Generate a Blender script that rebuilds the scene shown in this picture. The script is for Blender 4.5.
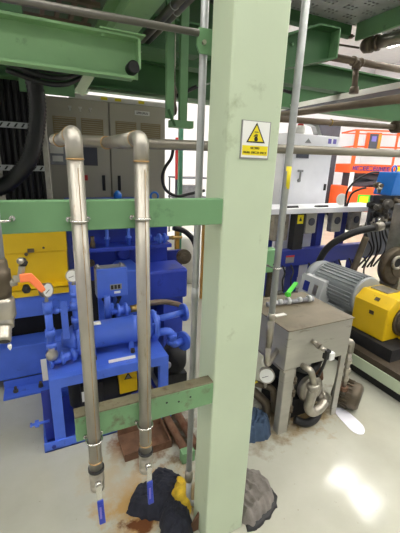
import bpy, math, random
from mathutils import Vector, Matrix, noise
random.seed(7)
sc = bpy.context.scene
for o in list(bpy.data.objects): bpy.data.objects.remove(o)
COL = sc.collection

# ------------------------------------------------------------------ camera
F_PX, YAW, PITCH, ROLL, EYE = 340.0, 25.5, 16.9, 2.07, 1.6
cd = bpy.data.cameras.new('camera'); cam = bpy.data.objects.new('camera', cd); COL.objects.link(cam)
cd.sensor_fit = 'VERTICAL'; cd.sensor_height = 24.0; cd.lens = 24.0 * F_PX / 533.0
cd.clip_start = 0.02
_y, _p, _r = map(math.radians, (YAW, PITCH, ROLL))
fw = Vector((math.sin(_y) * math.cos(_p), math.cos(_y) * math.cos(_p), -math.sin(_p)))
rt = Vector((math.cos(_y), -math.sin(_y), 0)); up = rt.cross(fw)
R_ = rt * math.cos(_r) + up * math.sin(_r); U_ = up * math.cos(_r) - rt * math.sin(_r)
m = Matrix((R_, U_, -fw)).transposed().to_4x4(); m.translation = (0, 0, EYE)
cam.matrix_world = m
sc.camera = cam

# ------------------------------------------------------------------ world, exposure
w = bpy.data.worlds.new('world'); sc.world = w; w.use_nodes = True
w.node_tree.nodes['Background'].inputs[0].default_value = (0.93, 0.97, 1.0, 1)
w.node_tree.nodes['Background'].inputs[1].default_value = 0.42
vs = sc.view_settings
vs.view_transform = 'Standard'; vs.look = 'None'; vs.gamma = 1.0; vs.use_curve_mapping = False
vs.exposure = 0.02
LAMP_STRENGTH = 19.0

# ------------------------------------------------------------------ geometry collector
def V(*a): return Vector(a)
def frame(d):
    d = Vector(d).normalized()
    a = Vector((0, 0, 1)) if abs(d.z) < .9 else Vector((1, 0, 0))
    u = d.cross(a).normalized(); return u, d.cross(u).normalized()
class G:
    def __init__(s): s.v = []; s.f = []; s.s = []
    def add(s, vs_, fs, sm=False):
        b = len(s.v); s.v += [Vector(p) for p in vs_]
        for k, f in enumerate(fs):
            s.f.append([b + i for i in f]); s.s.append(sm[k] if isinstance(sm, list) else sm)
        return s
    def box(s, x0, y0, z0, x1, y1, z1):
        if x0 > x1: x0, x1 = x1, x0
        if y0 > y1: y0, y1 = y1, y0
        if z0 > z1: z0, z1 = z1, z0
        return s.add([(x0,y0,z0),(x1,y0,z0),(x1,y1,z0),(x0,y1,z0),(x0,y0,z1),(x1,y0,z1),(x1,y1,z1),(x0,y1,z1)],
                     [(0,3,2,1),(4,5,6,7),(0,1,5,4),(1,2,6,5),(2,3,7,6),(3,0,4,7)])
    def bar(s, p, q, wd, ht, upv=(0, 0, 1)):
        p, q = Vector(p), Vector(q); d = (q - p).normalized(); u = Vector(upv)
        if abs(d.dot(u)) > .95: u = Vector((1, 0, 0))
        sx = d.cross(u).normalized() * wd / 2; sy = sx.cross(d).normalized() * ht / 2
        c = []
        for e in (p, q): c += [e - sx - sy, e + sx - sy, e + sx + sy, e - sx + sy]
        return s.add(c, [(3,2,1,0),(4,5,6,7),(0,1,5,4),(1,2,6,5),(2,3,7,6),(3,0,4,7)])
    def lathe(s, p, d, prof, n=20, caps=True, smooth=True):
        p = Vector(p); d = Vector(d).normalized(); u, w_ = frame(d); vs_ = []; fs = []; sm = []
        for t, r in prof:
            for k in range(n):
                a = 2 * math.pi * k / n
                vs_.append(p + d * t + (u * math.cos(a) + w_ * math.sin(a)) * r)
        for j in range(len(prof) - 1):
            sl = abs(prof[j+1][1] - prof[j][1]) > 2.5 * abs(prof[j+1][0] - prof[j][0])
            for k in range(n):
                k2 = (k + 1) % n
                fs.append((j*n + k, j*n + k2, (j+1)*n + k2, (j+1)*n + k)); sm.append(smooth and not sl)
        if caps:
            fs.append(tuple(range(n))[::-1]); sm.append(False)
            fs.append(tuple((len(prof)-1)*n + k for k in range(n))); sm.append(False)
        return s.add(vs_, fs, sm)
    def cyl(s, p, q, r, r2=None, n=18, smooth=True, caps=True):
        p, q = Vector(p), Vector(q); L = (q - p).length
        return s.lathe(p, q - p, [(0, r), (L, r if r2 is None else r2)], n, caps, smooth)
    def hexn(s, p, q, r): return s.cyl(p, q, r, n=6, smooth=False)
    def tube(s, pts, r, n=10, caps=True):
        pts = [Vector(p) for p in pts]; rr = r if isinstance(r, (list, tuple)) else [r] * len(pts)
        vs_ = []; fs = []; sm = []; pu = None
        for i, p in enumerate(pts):
            d = (pts[min(i+1, len(pts)-1)] - pts[max(i-1, 0)]).normalized()
            if pu is None: u, _ = frame(d)
            else:
                u = pu - d * pu.dot(d)
                u = u.normalized() if u.length > 1e-6 else frame(d)[0]
            pu = u; w_ = d.cross(u)
            for k in range(n):
                a = 2 * math.pi * k / n; vs_.append(p + (u * math.cos(a) + w_ * math.sin(a)) * rr[i])
        for j in range(len(pts) - 1):
            for k in range(n):
                k2 = (k + 1) % n; fs.append((j*n + k, j*n + k2, (j+1)*n + k2, (j+1)*n + k)); sm.append(True)
        if caps:
            fs.append(tuple(range(n))[::-1]); fs.append(tuple((len(pts)-1)*n + k for k in range(n))); sm += [False, False]
        return s.add(vs_, fs, sm)
    def ring(s, c, d, R, r, n=24, mm=8, a0=0, a1=2*math.pi):
        u, w_ = frame(d); full = abs(a1 - a0 - 2*math.pi) < 1e-6
        pts = [Vector(c) + (u * math.cos(a0 + (a1-a0)*k/n) + w_ * math.sin(a0 + (a1-a0)*k/n)) * R for k in range(n + 1)]
        return s.tube(pts, r, mm, caps=not full)
    def prism(s, poly, ax, a, b):
        def P(p, t): return (t, p[0], p[1]) if ax == 'x' else (p[0], t, p[1]) if ax == 'y' else (p[0], p[1], t)
        n = len(poly)
        return s.add([P(p, a) for p in poly] + [P(p, b) for p in poly],
                     [tuple(range(n))[::-1], tuple(range(n, 2*n))] + [(k, (k+1) % n, n + (k+1) % n, n + k) for k in range(n)])
    def ball(s, c, rx, ry=None, rz=None, nu=16, nv=10):
        ry = ry or rx; rz = rz or rx; c = Vector(c); vs_ = [c + V(0, 0, -rz)]; fs = []
        for j in range(1, nv):
            t = math.pi * j / nv
            for k in range(nu):
                a = 2*math.pi*k/nu; vs_.append(c + V(rx*math.sin(t)*math.cos(a), ry*math.sin(t)*math.sin(a), -rz*math.cos(t)))
        vs_.append(c + V(0, 0, rz)); L = len(vs_) - 1
        for k in range(nu):
            k2 = (k+1) % nu; fs.append((0, 1 + k2, 1 + k)); fs.append((L, L - nu + k, L - nu + k2))
            for j in range(nv - 2): fs.append((1 + j*nu + k, 1 + j*nu + k2, 1 + (j+1)*nu + k2, 1 + (j+1)*nu + k))
        return s.add(vs_, fs, True)

def fillet(pts, rad, k=6):
    pts = [Vector(p) for p in pts]; out = [pts[0]]
    for i in range(1, len(pts) - 1):
        a, b, c = pts[i-1], pts[i], pts[i+1]
        d1 = (a - b); d2 = (c - b); l = min(rad, d1.length * .49, d2.length * .49)
        p, q = b + d1.normalized() * l, b + d2.normalized() * l
        for j in range(k + 1):
            t = j / k; out.append(p * (1-t)**2 + b * 2*t*(1-t) + q * t*t)
    out.append(pts[-1]); return out
def spline(pts, k=8):
    P = [Vector(p) for p in pts]; P = [P[0]*2 - P[1]] + P + [P[-1]*2 - P[-2]]; out = []
    for i in range(1, len(P) - 2):
        for j in range(k):
            t = j / k; a, b, c, d = P[i-1], P[i], P[i+1], P[i+2]
            out.append(.5 * (2*b + (c - a)*t + (2*a - 5*b + 4*c - d)*t*t + (3*b - a - 3*c + d)*t**3))
    out.append(P[-2]); return out

# ------------------------------------------------------------------ objects
def thing(name, label, cat, loc=(0, 0, 0), group=None):
    o = bpy.data.objects.new(name, None); COL.objects.link(o); o.location = loc; o.empty_display_size = .05
    o['label'] = label; o['category'] = cat
    if group: o['group'] = group
    return o
def origin(o):
    p = Vector(o.location); q = o.parent
    while q: p += q.location; q = q.parent
    return p
def obj(name, g, mat, parent=None, bevel=0, label=None, cat=None, group=None, kind=None, loc=None):
    me = bpy.data.meshes.new(name)
    if parent: base = origin(parent)
    elif loc is not None: base = Vector(loc)
    else:
        base = Vector((sum(v.x for v in g.v)/len(g.v), sum(v.y for v in g.v)/len(g.v), min(v.z for v in g.v)))
    me.from_pydata([v - base for v in g.v], [], g.f); me.update()
    me.polygons.foreach_set('use_smooth', g.s); me.materials.append(mat)
    o = bpy.data.objects.new(name, me); COL.objects.link(o)
    if parent: o.parent = parent
    else: o.location = base
    if bevel:
        b = o.modifiers.new('bevel', 'BEVEL'); b.width = bevel; b.segments = 2; b.limit_method = 'ANGLE'; b.angle_limit = math.radians(50)
    if label: o['label'] = label
    if cat: o['category'] = cat
    if group: o['group'] = group
    if kind: o['kind'] = kind
    return o
def copy_tree(o, parent=None):
    c = o.copy(); COL.objects.link(c); c.parent = parent
    for ch in list(o.children): copy_tree(ch, c)
    return c

# ------------------------------------------------------------------ materials
def lin(c):
    return tuple(((x/255)/12.92 if x/255 <= .04045 else ((x/255 + .055)/1.055)**2.4) for x in c) + (1,)
def mat(name, rgb, rough=.5, metal=0.0, var=.12, scale=6.0, dirt=None, dirt_amt=.0, dirt_scale=9.0, bump=.0, bump_scale=60, stretch=None, coat=0):
    m = bpy.data.materials.new(name); m.use_nodes = True; nt = m.node_tree; N = nt.nodes; L = nt.links
    b = N['Principled BSDF']; b.inputs['Roughness'].default_value = rough; b.inputs['Metallic'].default_value = metal
    if coat: b.inputs['Coat Weight'].default_value = coat; b.inputs['Coat Roughness'].default_value = .1
    tc = N.new('ShaderNodeTexCoord'); mp = N.new('ShaderNodeMapping')
    oi = N.new('ShaderNodeObjectInfo'); ad = N.new('ShaderNodeVectorMath'); ad.operation = 'ADD'
    L.new(tc.outputs['Object'], ad.inputs[0]); L.new(oi.outputs['Location'], ad.inputs[1]); L.new(ad.outputs[0], mp.inputs[0])
    if stretch: mp.inputs['Scale'].default_value = stretch
    n1 = N.new('ShaderNodeTexNoise'); n1.inputs['Scale'].default_value = scale; n1.inputs['Detail'].default_value = 5
    L.new(mp.outputs[0], n1.inputs['Vector'])
    r = N.new('ShaderNodeValToRGB'); c = lin(rgb)
    r.color_ramp.elements[0].position = .3; r.color_ramp.elements[1].position = .7
    r.color_ramp.elements[0].color = tuple(x*(1-var) for x in c[:3]) + (1,)
    r.color_ramp.elements[1].color = tuple(min(1, x*(1+var)) for x in c[:3]) + (1,)
    L.new(n1.outputs['Fac'], r.inputs[0]); out = r.outputs[0]
    if dirt:
        n2 = N.new('ShaderNodeTexNoise'); n2.inputs['Scale'].default_value = dirt_scale; n2.inputs['Detail'].default_value = 8; n2.inputs['Roughness'].default_value = .65
        L.new(mp.outputs[0], n2.inputs['Vector'])
        rr = N.new('ShaderNodeValToRGB'); rr.color_ramp.elements[0].position = .62 - dirt_amt*.3; rr.color_ramp.elements[1].position = .74 - dirt_amt*.2
        L.new(n2.outputs['Fac'], rr.inputs[0])
        mx = N.new('ShaderNodeMix'); mx.data_type = 'RGBA'; L.new(rr.outputs[0], mx.inputs[0]); L.new(out, mx.inputs[6]); mx.inputs[7].default_value = lin(dirt); out = mx.outputs[2]
    L.new(out, b.inputs['Base Color'])
    if bump:
        bp = N.new('ShaderNodeBump'); bp.inputs['Strength'].default_value = bump; bp.inputs['Distance'].default_value = .004
        n3 = N.new('ShaderNodeTexNoise'); n3.inputs['Scale'].default_value = bump_scale; n3.inputs['Detail'].default_value = 4
        L.new(mp.outputs[0], n3.inputs['Vector']); L.new(n3.outputs['Fac'], bp.inputs['Height']); L.new(bp.outputs[0], b.inputs['Normal'])
    return m
def emis(name, rgb, s):
    m = bpy.data.materials.new(name); m.use_nodes = True; b = m.node_tree.nodes['Principled BSDF']
    b.inputs['Base Color'].default_value = lin(rgb); b.inputs['Emission Color'].default_value = lin(rgb); b.inputs['Emission Strength'].default_value = s
    return m

M = dict(
 col=mat('column paint', (190, 203, 175), .42, var=.05, scale=3, dirt=(150, 160, 128), dirt_amt=.0, dirt_scale=5, bump=.08, bump_scale=30),
 green=mat('green paint', (108, 150, 106), .5, var=.1, scale=5, dirt=(80, 110, 78), dirt_amt=.05),
 dgreen=mat('dark green paint', (54, 96, 54), .55, var=.12, scale=4),
 tgreen=mat('teal green paint', (96, 160, 130), .5, var=.08),
 rgreen=mat('worn green paint', (112, 152, 108), .6, var=.12, scale=8, dirt=(96, 88, 68), dirt_amt=.18, dirt_scale=14, bump=.15),
 grime=mat('grime on channel', (112, 106, 84), .75, var=.25, scale=9, dirt=(86, 74, 56), dirt_amt=.3, dirt_scale=18, bump=.3),
 steel=mat('stainless pipe', (166, 161, 151), .42, .72, var=.14, scale=5, stretch=(3, 3, .8), dirt=(136, 122, 100), dirt_amt=.06, dirt_scale=14),
 shiny=mat('polished steel', (205, 203, 198), .22, .95, var=.08),
 galv=mat('galvanised steel', (176, 178, 178), .42, .4, var=.1, scale=20),
 plate=mat('stainless sheet', (178, 175, 164), .36, .35, var=.08, scale=3, stretch=(1, 1, 6), dirt=(120, 112, 95), dirt_amt=.02, dirt_scale=5),
 dirtysteel=mat('dirty tank top', (124, 114, 96), .38, .4, var=.2, scale=6, dirt=(96, 82, 64), dirt_amt=.2, dirt_scale=7, bump=.1),
 darksteel=mat('dark fitting metal', (98, 88, 74), .5, .6, var=.25, scale=18, dirt=(70, 52, 38), dirt_amt=.15),
 castiron=mat('cast grey metal', (170, 164, 152), .33, .75, var=.2, scale=15, dirt=(90, 76, 60), dirt_amt=.12),
 brass=mat('brass', (176, 146, 84), .35, .8, var=.15, scale=20),
 weld=mat('weld stain', (172, 140, 96), .45, .6, var=.3, scale=40),
 blue=mat('blue machine paint', (74, 108, 212), .38, var=.1, scale=7, dirt=(38, 54, 140), dirt_amt=.0, dirt_scale=9, bump=.06),
 mblue=mat('deep blue machine paint', (46, 68, 176), .45, var=.14, scale=5, dirt=(28, 40, 120), dirt_amt=.06),
 navy=mat('navy frame paint', (36, 50, 140), .5, var=.12),
 cyanb=mat('bright blue plastic', (30, 112, 200), .35, var=.06),
 grip=mat('blue lever sleeve', (28, 52, 160), .4, var=.08),
 yellow=mat('yellow guard paint', (226, 186, 16), .45, var=.06, scale=4, dirt=(150, 116, 20), dirt_amt=-.06, dirt_scale=12),
 yellowsign=mat('yellow print', (236, 216, 24), .5, var=.03),
 orange=mat('orange lift paint', (244, 96, 40), .45, var=.06),
 lever=mat('orange lever sleeve', (246, 128, 76), .45, var=.08),
 red=mat('red paint', (196, 40, 40), .45, var=.1),
 lime=mat('lime green', (80, 210, 60), .5, var=.05),
 white=mat('white paint', (238, 238, 242), .5, var=.04),
 whitish=mat('off white enamel', (226, 224, 216), .4, var=.05),
 wall=mat('white wall', (232, 230, 234), .8, var=.03, scale=1.5),
 ceil=mat('white ceiling', (225, 225, 225), .9, var=.03),
 cab=mat('cabinet enamel', (174, 168, 152), .5, var=.05, scale=2),
 vent=mat('vent louvre', (150, 134, 98), .6, var=.1),
 black=mat('black rubber', (22, 22, 24), .55, var=.3, scale=12),
 hose=mat('ribbed black hose', (26, 26, 28), .45, var=.2, scale=12),
 dark=mat('dark interior', (34, 33, 34), .7, var=.4, scale=10),
 charcoal=mat('charcoal panel', (72, 74, 84), .6, var=.1),
 rust=mat('rusty iron', (112, 82, 62), .8, .2, var=.3, scale=12, dirt=(94, 52, 32), dirt_amt=.25, dirt_scale=10, bump=.4),
 brown=mat('brown lagged pipe', (112, 98, 82), .55, .2, var=.2, scale=6),
 motor=mat('grey motor paint', (164, 168, 170), .45, .1, var=.08),
 machine=mat('dark machine top', (76, 66, 54), .55, .3, var=.3, scale=8, dirt=(44, 38, 32), dirt_amt=.2),
 denim=mat('dark navy cloth', (31, 33, 44), .95, var=.3, scale=30, bump=.6, bump_scale=160),
 ycloth=mat('yellow cloth', (206, 172, 48), .95, var=.2, scale=30, bump=.6, bump_scale=160),
 gcloth=mat('grey cloth', (120, 114, 108), .95, var=.22, scale=22, bump=.6, bump_scale=160),
 bcloth=mat('slate blue cloth', (62, 80, 104), .95, var=.25, scale=22, bump=.6, bump_scale=160),
 paper=mat('white paper', (232, 232, 228), .6, var=.03),
 print_=mat('black print', (30, 28, 26), .6, var=.05),
 greyprint=mat('grey plate', (150, 150, 148), .4, .4, var=.06),
 lilac=mat('lilac print', (120, 110, 190), .5, var=.04),
 clear=mat('grey clear plastic', (146, 146, 150), .25, var=.25, scale=14),
 tubegrey=mat('grey tube steel', (112, 108, 102), .38, .6, var=.12, scale=8),
 boxgrey=mat('light grey enamel', (196, 198, 198), .4, var=.05),
 green_lit=mat('lit green beam paint', (132, 172, 122), .5, var=.08, scale=4, dirt=(92, 120, 84), dirt_amt=.0),  # green paint made lighter to carry the light on the overhead beams
 header=mat('dull header pipe', (140, 134, 122), .42, .55, var=.14, scale=5, dirt=(104, 92, 76), dirt_amt=.06, dirt_scale=10),
 ochre=mat('ochre frame paint', (190, 140, 50), .5, var=.15),
)

# ================================================================== setting
def floor_material():
    m = bpy.data.materials.new('painted concrete floor'); m.use_nodes = True; nt = m.node_tree; N = nt.nodes; L = nt.links
    b = N['Principled BSDF']; tc = N.new('ShaderNodeTexCoord'); P = tc.outputs['Object']
    def nz(scale, det=6, rough=.6):
        n = N.new('ShaderNodeTexNoise'); n.inputs['Scale'].default_value = scale; n.inputs['Detail'].default_value = det; n.inputs['Roughness'].default_value = rough
        L.new(P, n.inputs['Vector']); return n.outputs['Fac']
    def ramp(src, a, b_, c0=(0, 0, 0, 1), c1=(1, 1, 1, 1)):
        r = N.new('ShaderNodeValToRGB'); r.color_ramp.elements[0].position = a; r.color_ramp.elements[1].position = b_
        r.color_ramp.elements[0].color = c0; r.color_ramp.elements[1].color = c1; L.new(src, r.inputs[0]); return r.outputs[0]
    def mix(f, a, c):
        x = N.new('ShaderNodeMix'); x.data_type = 'RGBA'; L.new(f, x.inputs[0]); L.new(a, x.inputs[6])
        if isinstance(c, tuple): x.inputs[7].default_value = c
        else: L.new(c, x.inputs[7])
        return x.outputs[2]
    def math_(op, a, c):
        x = N.new('ShaderNodeMath'); x.operation = op
        for i, s in enumerate((a, c)):
            if isinstance(s, (int, float)): x.inputs[i].default_value = s
            else: L.new(s, x.inputs[i])
        x.use_clamp = False; return x.outputs[0]
    base = ramp(nz(1.6), .3, .7, lin((166, 165, 151)), lin((184, 183, 170)))
    sp = ramp(nz(17, 5, .8), .665, .71)
    base = mix(sp, base, lin((112, 106, 92)))
    # rust and dirt stains, each where it lies on the floor
    def stain(x, y, rx, ry, col, lo, hi, sc_=9):
        nonlocal base
        mp = N.new('ShaderNodeMapping'); mp.vector_type = 'POINT'
        mp.inputs['Location'].default_value = (-x/rx, -y/ry, 0); mp.inputs['Scale'].default_value = (1/rx, 1/ry, 0)
        L.new(P, mp.inputs[0]); ln = N.new('ShaderNodeVectorMath'); ln.operation = 'LENGTH'; L.new(mp.outputs[0], ln.inputs[0])
        v = math_('SUBTRACT', math_('MULTIPLY', nz(sc_, 7, .65), 1.9), math_('MULTIPLY', ln.outputs['Value'], .8))
        base = mix(ramp(v, lo, hi), base, lin(col))
    stain(.36, 1.22, .34, .26, (176, 142, 92), .25, .7)
    stain(.30, 1.14, .13, .07, (104, 66, 42), .35, .6, 12)
    stain(.46, 1.60, .26, .20, (122, 84, 58), .2, .6)
    stain(.20, 1.45, .2, .2, (176, 164, 140), .3, .9)
    stain(.62, 1.75, .3, .5, (120, 104, 84), .3, .8)
    stain(1.45, 1.42, .4, .22, (150, 126, 88), .25, .75)
    stain(1.5, 1.6, .4, .3, (96, 84, 68), .2, .7)
    stain(1.12, 1.42, .22, .25, (132, 120, 98), .3, .8)
    stain(.56, 1.16, .16, .12, (138, 122, 92), .3, .8)
    L.new(base, b.inputs['Base Color'])
    rg = N.new('ShaderNodeMapRange'); L.new(nz(2.2, 3), rg.inputs[0]); rg.inputs[3].default_value = .06; rg.inputs[4].default_value = .16
    L.new(rg.outputs[0], b.inputs['Roughness'])
    bp = N.new('ShaderNodeBump'); bp.inputs['Strength'].default_value = .06; bp.inputs['Distance'].default_value = .01
    L.new(nz(5, 3), bp.inputs['Height']); L.new(bp.outputs[0], b.inputs['Normal'])
    return m
obj('floor', G().box(-9, -7, -.2, 17, 15, 0), floor_material(), kind='structure', loc=(0, 0, 0))
obj('wall_back', G().box(-9, 13, 0, 17, 13.2, 6.2), M['wall'], kind='structure')
obj('wall_right', G().box(15, -7, 0, 15.2, 13, 6.2), M['wall'], kind='structure')
obj('wall_left', G().box(-9.2, -7, 0, -9, 13, 6.2), M['wall'], kind='structure')
obj('ceiling', G().box(-9, -7, 6.2, 17, 15, 6.4), M['ceil'], kind='structure')
# ceiling lamps of the hall
lamp_em = emis('lamp diffuser', (255, 252, 246), LAMP_STRENGTH)
def lamp(x, y, lx, ly):
    t = thing('ceiling_lamp', 'long white fluorescent lamp fixed under the hall ceiling', 'lamp', (x, y, 6.0), 'hall ceiling lamps')
    obj('housing', G().box(x-lx/2-.04, y-ly/2-.04, 6.08, x+lx/2+.04, y+ly/2+.04, 6.2), M['white'], t)
    obj('diffuser', G().box(x-lx/2, y-ly/2, 6.04, x+lx/2, y+ly/2, 6.08), lamp_em, t)
for i in range(-3, 2):
    for j in range(-2, 2):
        lamp(6.45 + 3.9*i, 4.3 + 3.6*j, .7, 1.5)
        lamp(8.40 + 3.9*i, 6.1 + 3.6*j, .7, 1.5)

# ================================================================== overhead structure
# --- column
C = thing('steel_column', 'pale green painted steel column standing between the pipes and the tank', 'column', (.616, 1.006, 0))
obj('shaft', G().box(.522, .94, .0, .710, 1.072, 3.4), M['col'], C, bevel=.006)
obj('gusset', G().prism([(.465, .0), (.522, .0), (.522, .10)], 'y', 1.01, 1.02), M['rust'], C)
# --- warning sign
SY = .94
S = thing('warning_sign', 'white and yellow hand hazard warning sign with black triangle on the pale green column', 'sign', (.620, SY, 1.618))
sx0, sx1, sz0, sz1 = .568, .673, 1.618, 1.728
obj('plate', G().box(sx0, SY-.003, sz0, sx1, SY-.0002, sz1), M['greyprint'], S)
obj('white_panel', G().box(sx0+.004, SY-.0035, sz0+.004, sx1-.004, SY-.003, sz1-.002), M['paper'], S)
obj('yellow_band', G().box(sx0+.006, SY-.004, sz0+.011, sx1-.006, SY-.0035, sz0+.039), M['yellowsign'], S)
tri = lambda k, y0, y1: G().prism([(.6205 - .034*k, 1.685 - .0195*k), (.6205 + .034*k, 1.685 - .0195*k), (.6205, 1.685 + .0385*k)], 'y', y0, y1)
obj('triangle_border', tri(1, SY-.0041, SY-.0035), M['print_'], S)
obj('triangle_fill', tri(.80, SY-.0046, SY-.0041), M['yellowsign'], S)
g = G()
g.prism([(0.6155, 1.670), (0.6255, 1.670), (0.6275, 1.676), (0.6245, 1.683), (0.6165, 1.683), (0.6135, 1.677)], 'y', SY-.005, SY-.0046)
for dx in (-.0035, -.001, .0015, .004): g.box(0.6200+dx, SY-.005, 1.683, 0.6218+dx, SY-.0046, 1.692 - abs(dx)*.5)
g.box(0.6135, SY-.005, 1.695, 0.6275, SY-.0046, 1.6975); g.bar((0.6115, SY-.0048, 1.683), (0.6165, SY-.0048, 1.687), .0004, .003)
obj('hand_pictogram', g, M['print_'], S)
def scribble(x0, x1, z0, z1, y, n, dy=.0006, gap=None):
    g = G(); wd = (x1 - x0) / n; h = z1 - z0; th = min(wd*.22, h*.25)
    for k in range(n):
        if gap and k in gap: continue
        a, b = x0 + k*wd + wd*.08, x0 + (k+1)*wd - wd*.12; t = random.randint(0, 4)
        if t != 3: g.box(a, y-dy, z0, a+th, y, z1)
        if t in (0, 2, 4): g.box(b-th, y-dy, z0, b, y, z1)
        if t in (0, 1, 3): g.box(a, y-dy, z1-th, b, y, z1)
        if t in (1, 3, 4): g.box(a, y-dy, z0, b, y, z0+th)
        if t in (0, 1, 2): g.box(a, y-dy, z0+h*.45, b, y, z0+h*.45+th)
    return g
obj('lettering', scribble(.603, .636, 1.647, 1.653, SY-.004, 6), M['print_'], S)
obj('lettering', scribble(.578, .663, 1.634, 1.640, SY-.004, 18, gap=(5, 12)), M['print_'], S)

# --- guard rails fixed to the column
obj('flat_rail', G().box(-.75, .942, 1.4165, .522, .977, 1.4965), M['green'], bevel=.003, label='green painted steel rail across the top of the pipe drops at chest height', cat='rail')
Ch = thing('channel_rail', 'worn green steel channel with grimy top, fixed low on the pale column', 'rail', (.28, .965, .738))
obj('web', G().box(.038, .942, .738, .522, .950, .826), M['rgreen'], Ch, bevel=.002)
obj('top_flange', G().box(.038, .943, .826, .522, .988, .832), M['grime'], Ch, bevel=.002)
obj('bottom_flange', G().box(.038, .950, .738, .522, .988, .745), M['rgreen'], Ch)
for x, z in ((.34, .796), (.385, .787), (.43, .793)):
    obj('bolt_hole', G().cyl((x, .9415, z), (x, .946, z), .004, n=10), M['black'], Ch)

# --- pipe drops with ball valves
def ball_valve(t, x, y, ztop, lever_len, nm='valve'):
    v = obj('valve', G().lathe((x, y, ztop), (0, 0, -1), [(0, .0245), (.012, .0245), (.013, .021), (.022, .021), (.024, .024), (.052, .024), (.054, .0205), (.066, .0205), (.068, .023), (.082, .023)], 20), M['castiron'], t)
    obj('seal_ring', G().lathe((x, y, ztop + .004), (0, 0, -1), [(0, .0255), (.009, .0255)], 18), M['dark'], v)
    obj('stem_nut', G().cyl((x, y-.022, ztop-.04), (x, y-.036, ztop-.04), .010).hexn((x, y-.036, ztop-.04), (x, y-.044, ztop-.04), .011), M['shiny'], v)
    yl = y - .040
    g = G(); g.box(x-.009, yl-.002, ztop-.105, x+.009, yl+.001, ztop-.032)
    obj('lever', g, M['shiny'], v, bevel=.001)
    g = G(); pts = fillet([(x+.001, yl-.0005, ztop-.092), (x+.002, yl-.001, ztop-.13), (x+.004, yl-.004, ztop-.092-lever_len)], .03)
    for a, b in zip(pts[:-1], pts[1:]): g.bar(a, b, .020, .010, (0, 1, 0))
    obj('grip', g, M['grip'], v, bevel=.003, label='dark blue plastic lever sleeve')
    obj('size_mark', G().box(x-.003, yl-.0078, ztop-.092-lever_len*.75, x+.003, yl-.0066, ztop-.092-lever_len*.25), M['lilac'], v)
    return v
HY, HZ = 1.42, 1.662
def drop(x, zb, name_label, top=1.649):
    t = thing('drop_pipe', name_label, 'pipe', (x, .915, zb - .3))
    y = .915; r = .0200
    obj('riser', G().cyl((x, y, top-.045), (x, y, zb), r, n=24), M['steel'], t)
    obj('elbow', G().tube(fillet([(x, y, top-.05), (x, y, top+.008), (x, y+.06, top+.008)], .055, 10), .0204, 22), M['steel'], t)
    obj('branch', G().cyl((x, y+.055, top+.008), (x, HY-.02, HZ), r, n=20), M['steel'], t)
    for z in (top-.05, zb+.032): obj('weld_bead', G().ring((x, y, z), (0, 0, 1), r, .0022, 24, 6), M['weld'], t)
    obj('weld_bead', G().ring((x, y+.058, top+.008), (0, 1, 0), r, .0022, 24, 6), M['weld'], t)
    obj('pipe_seam', G().box(x+.003, y-r-.0006, zb+.05, x+.0045, y-r+.001, top-.07), M['weld'], t)
    ball_valve(t, x, y, zb, .098)
    return t
drop(.089, .641, 'stainless drop pipe with blue lever valve at the worn end of the green channel')
drop(.2545, .645, 'stainless drop pipe with blue lever valve hanging above the dark jacket')
H = thing('header_pipe', 'long horizontal stainless header pipe running behind the pale green column', 'pipe', (.08, HY, HZ))
obj('pipe', G().cyl((.075, HY, HZ), (3.1, HY, HZ+.052), .0212, n=22), M['header'], H)
obj('end_cap', G().ball((.075, HY, HZ), .0212), M['steel'], H)
for x in (.089, .2545): obj('weld_bead', G().ring((x, HY-.021, HZ), (0, 1, 0), .022, .003, 24, 6), M['weld'], H)
obj('union', G().lathe((.30, HY, HZ+.004), (1, 0, 0), [(0, .0235), (.05, .0235)], 20), M['header'], H)

# --- u-bolts
def ubolt(x, y, z, r, yback, label, group='pipe clamps on the green rails', both=True):
    t = thing('u_bolt', label, 'clamp', (x, y, z), group)
    R = r + .0035
    pts = [V(x-R, yback, z)] + [V(x - R*math.cos(a), y - R*math.sin(a), z) for a in [math.pi*k/14 for k in range(15)]] + [V(x+R, yback, z)]
    obj('bow', G().tube(pts, .0033, 10), M['shiny'], t)
    for s in (-1, 1): obj('nut', G().hexn((x+s*R, yback-.006, z), (x+s*R, yback, z), .0075), M['shiny'], t)
ubolt(.089, .915, 1.449, .0200, .942, 'shiny u-bolt holding the drop pipe at the free channel end to the upper rail')
ubolt(.2545, .915, 1.449, .0200, .942, 'shiny u-bolt holding the drop pipe above the jacket to the upper rail')
ubolt(.089, .915, .754, .0200, .942, 'shiny u-bolt at the free end of the worn channel')
ubolt(.2545, .915, .754, .0200, .942, 'shiny u-bolt on the worn channel above the dark jacket')
ubolt(-.082, .915, 1.456, .0158, .942, 'u-bolt holding the pipe with the orange lever valve to the upper rail')

# --- third drop pipe with orange lever valve
D = thing('drain_pipe', 'grey pipe with dark fitting, orange lever valve and open threaded spout', 'pipe', (-.10, .905, 1.15))
x, y = -.104, .905
obj('riser', G().cyl((x+.024, y+.01, 2.2), (x+.002, y, 1.36), .0152, n=20), M['galv'], D)
obj('union_fitting', G().lathe((x, y, 1.368), (0, 0, -1), [(0, .018), (.010, .022), (.028, .0228), (.030, .026), (.056, .026), (.058, .0236), (.076, .0245), (.10, .021)], 20), M['darksteel'], D)
vb = obj('valve', G().lathe((x, y, 1.270), (0, 0, -1), [(0, .021), (.01, .027), (.050, .027), (.062, .0225)], 20).cyl((x, y, 1.30), (x+.036, y, 1.305), .010), M['castiron'], D)
obj('stem', G().cyl((x+.03, y, 1.305), (x+.050, y-.004, 1.316), .006).hexn((x+.046, y-.004, 1.318), (x+.052, y-.005, 1.344), .0085).ball((x+.050, y, 1.356), .009), M['castiron'], vb)
for zz in (1.362, 1.292): obj('stem_packing', G().lathe((x+.055, y+.004, zz), (0, 0, -1), [(0, .006), (.012, .011), (.02, .007)], 12), M['dark'], vb)
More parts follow.
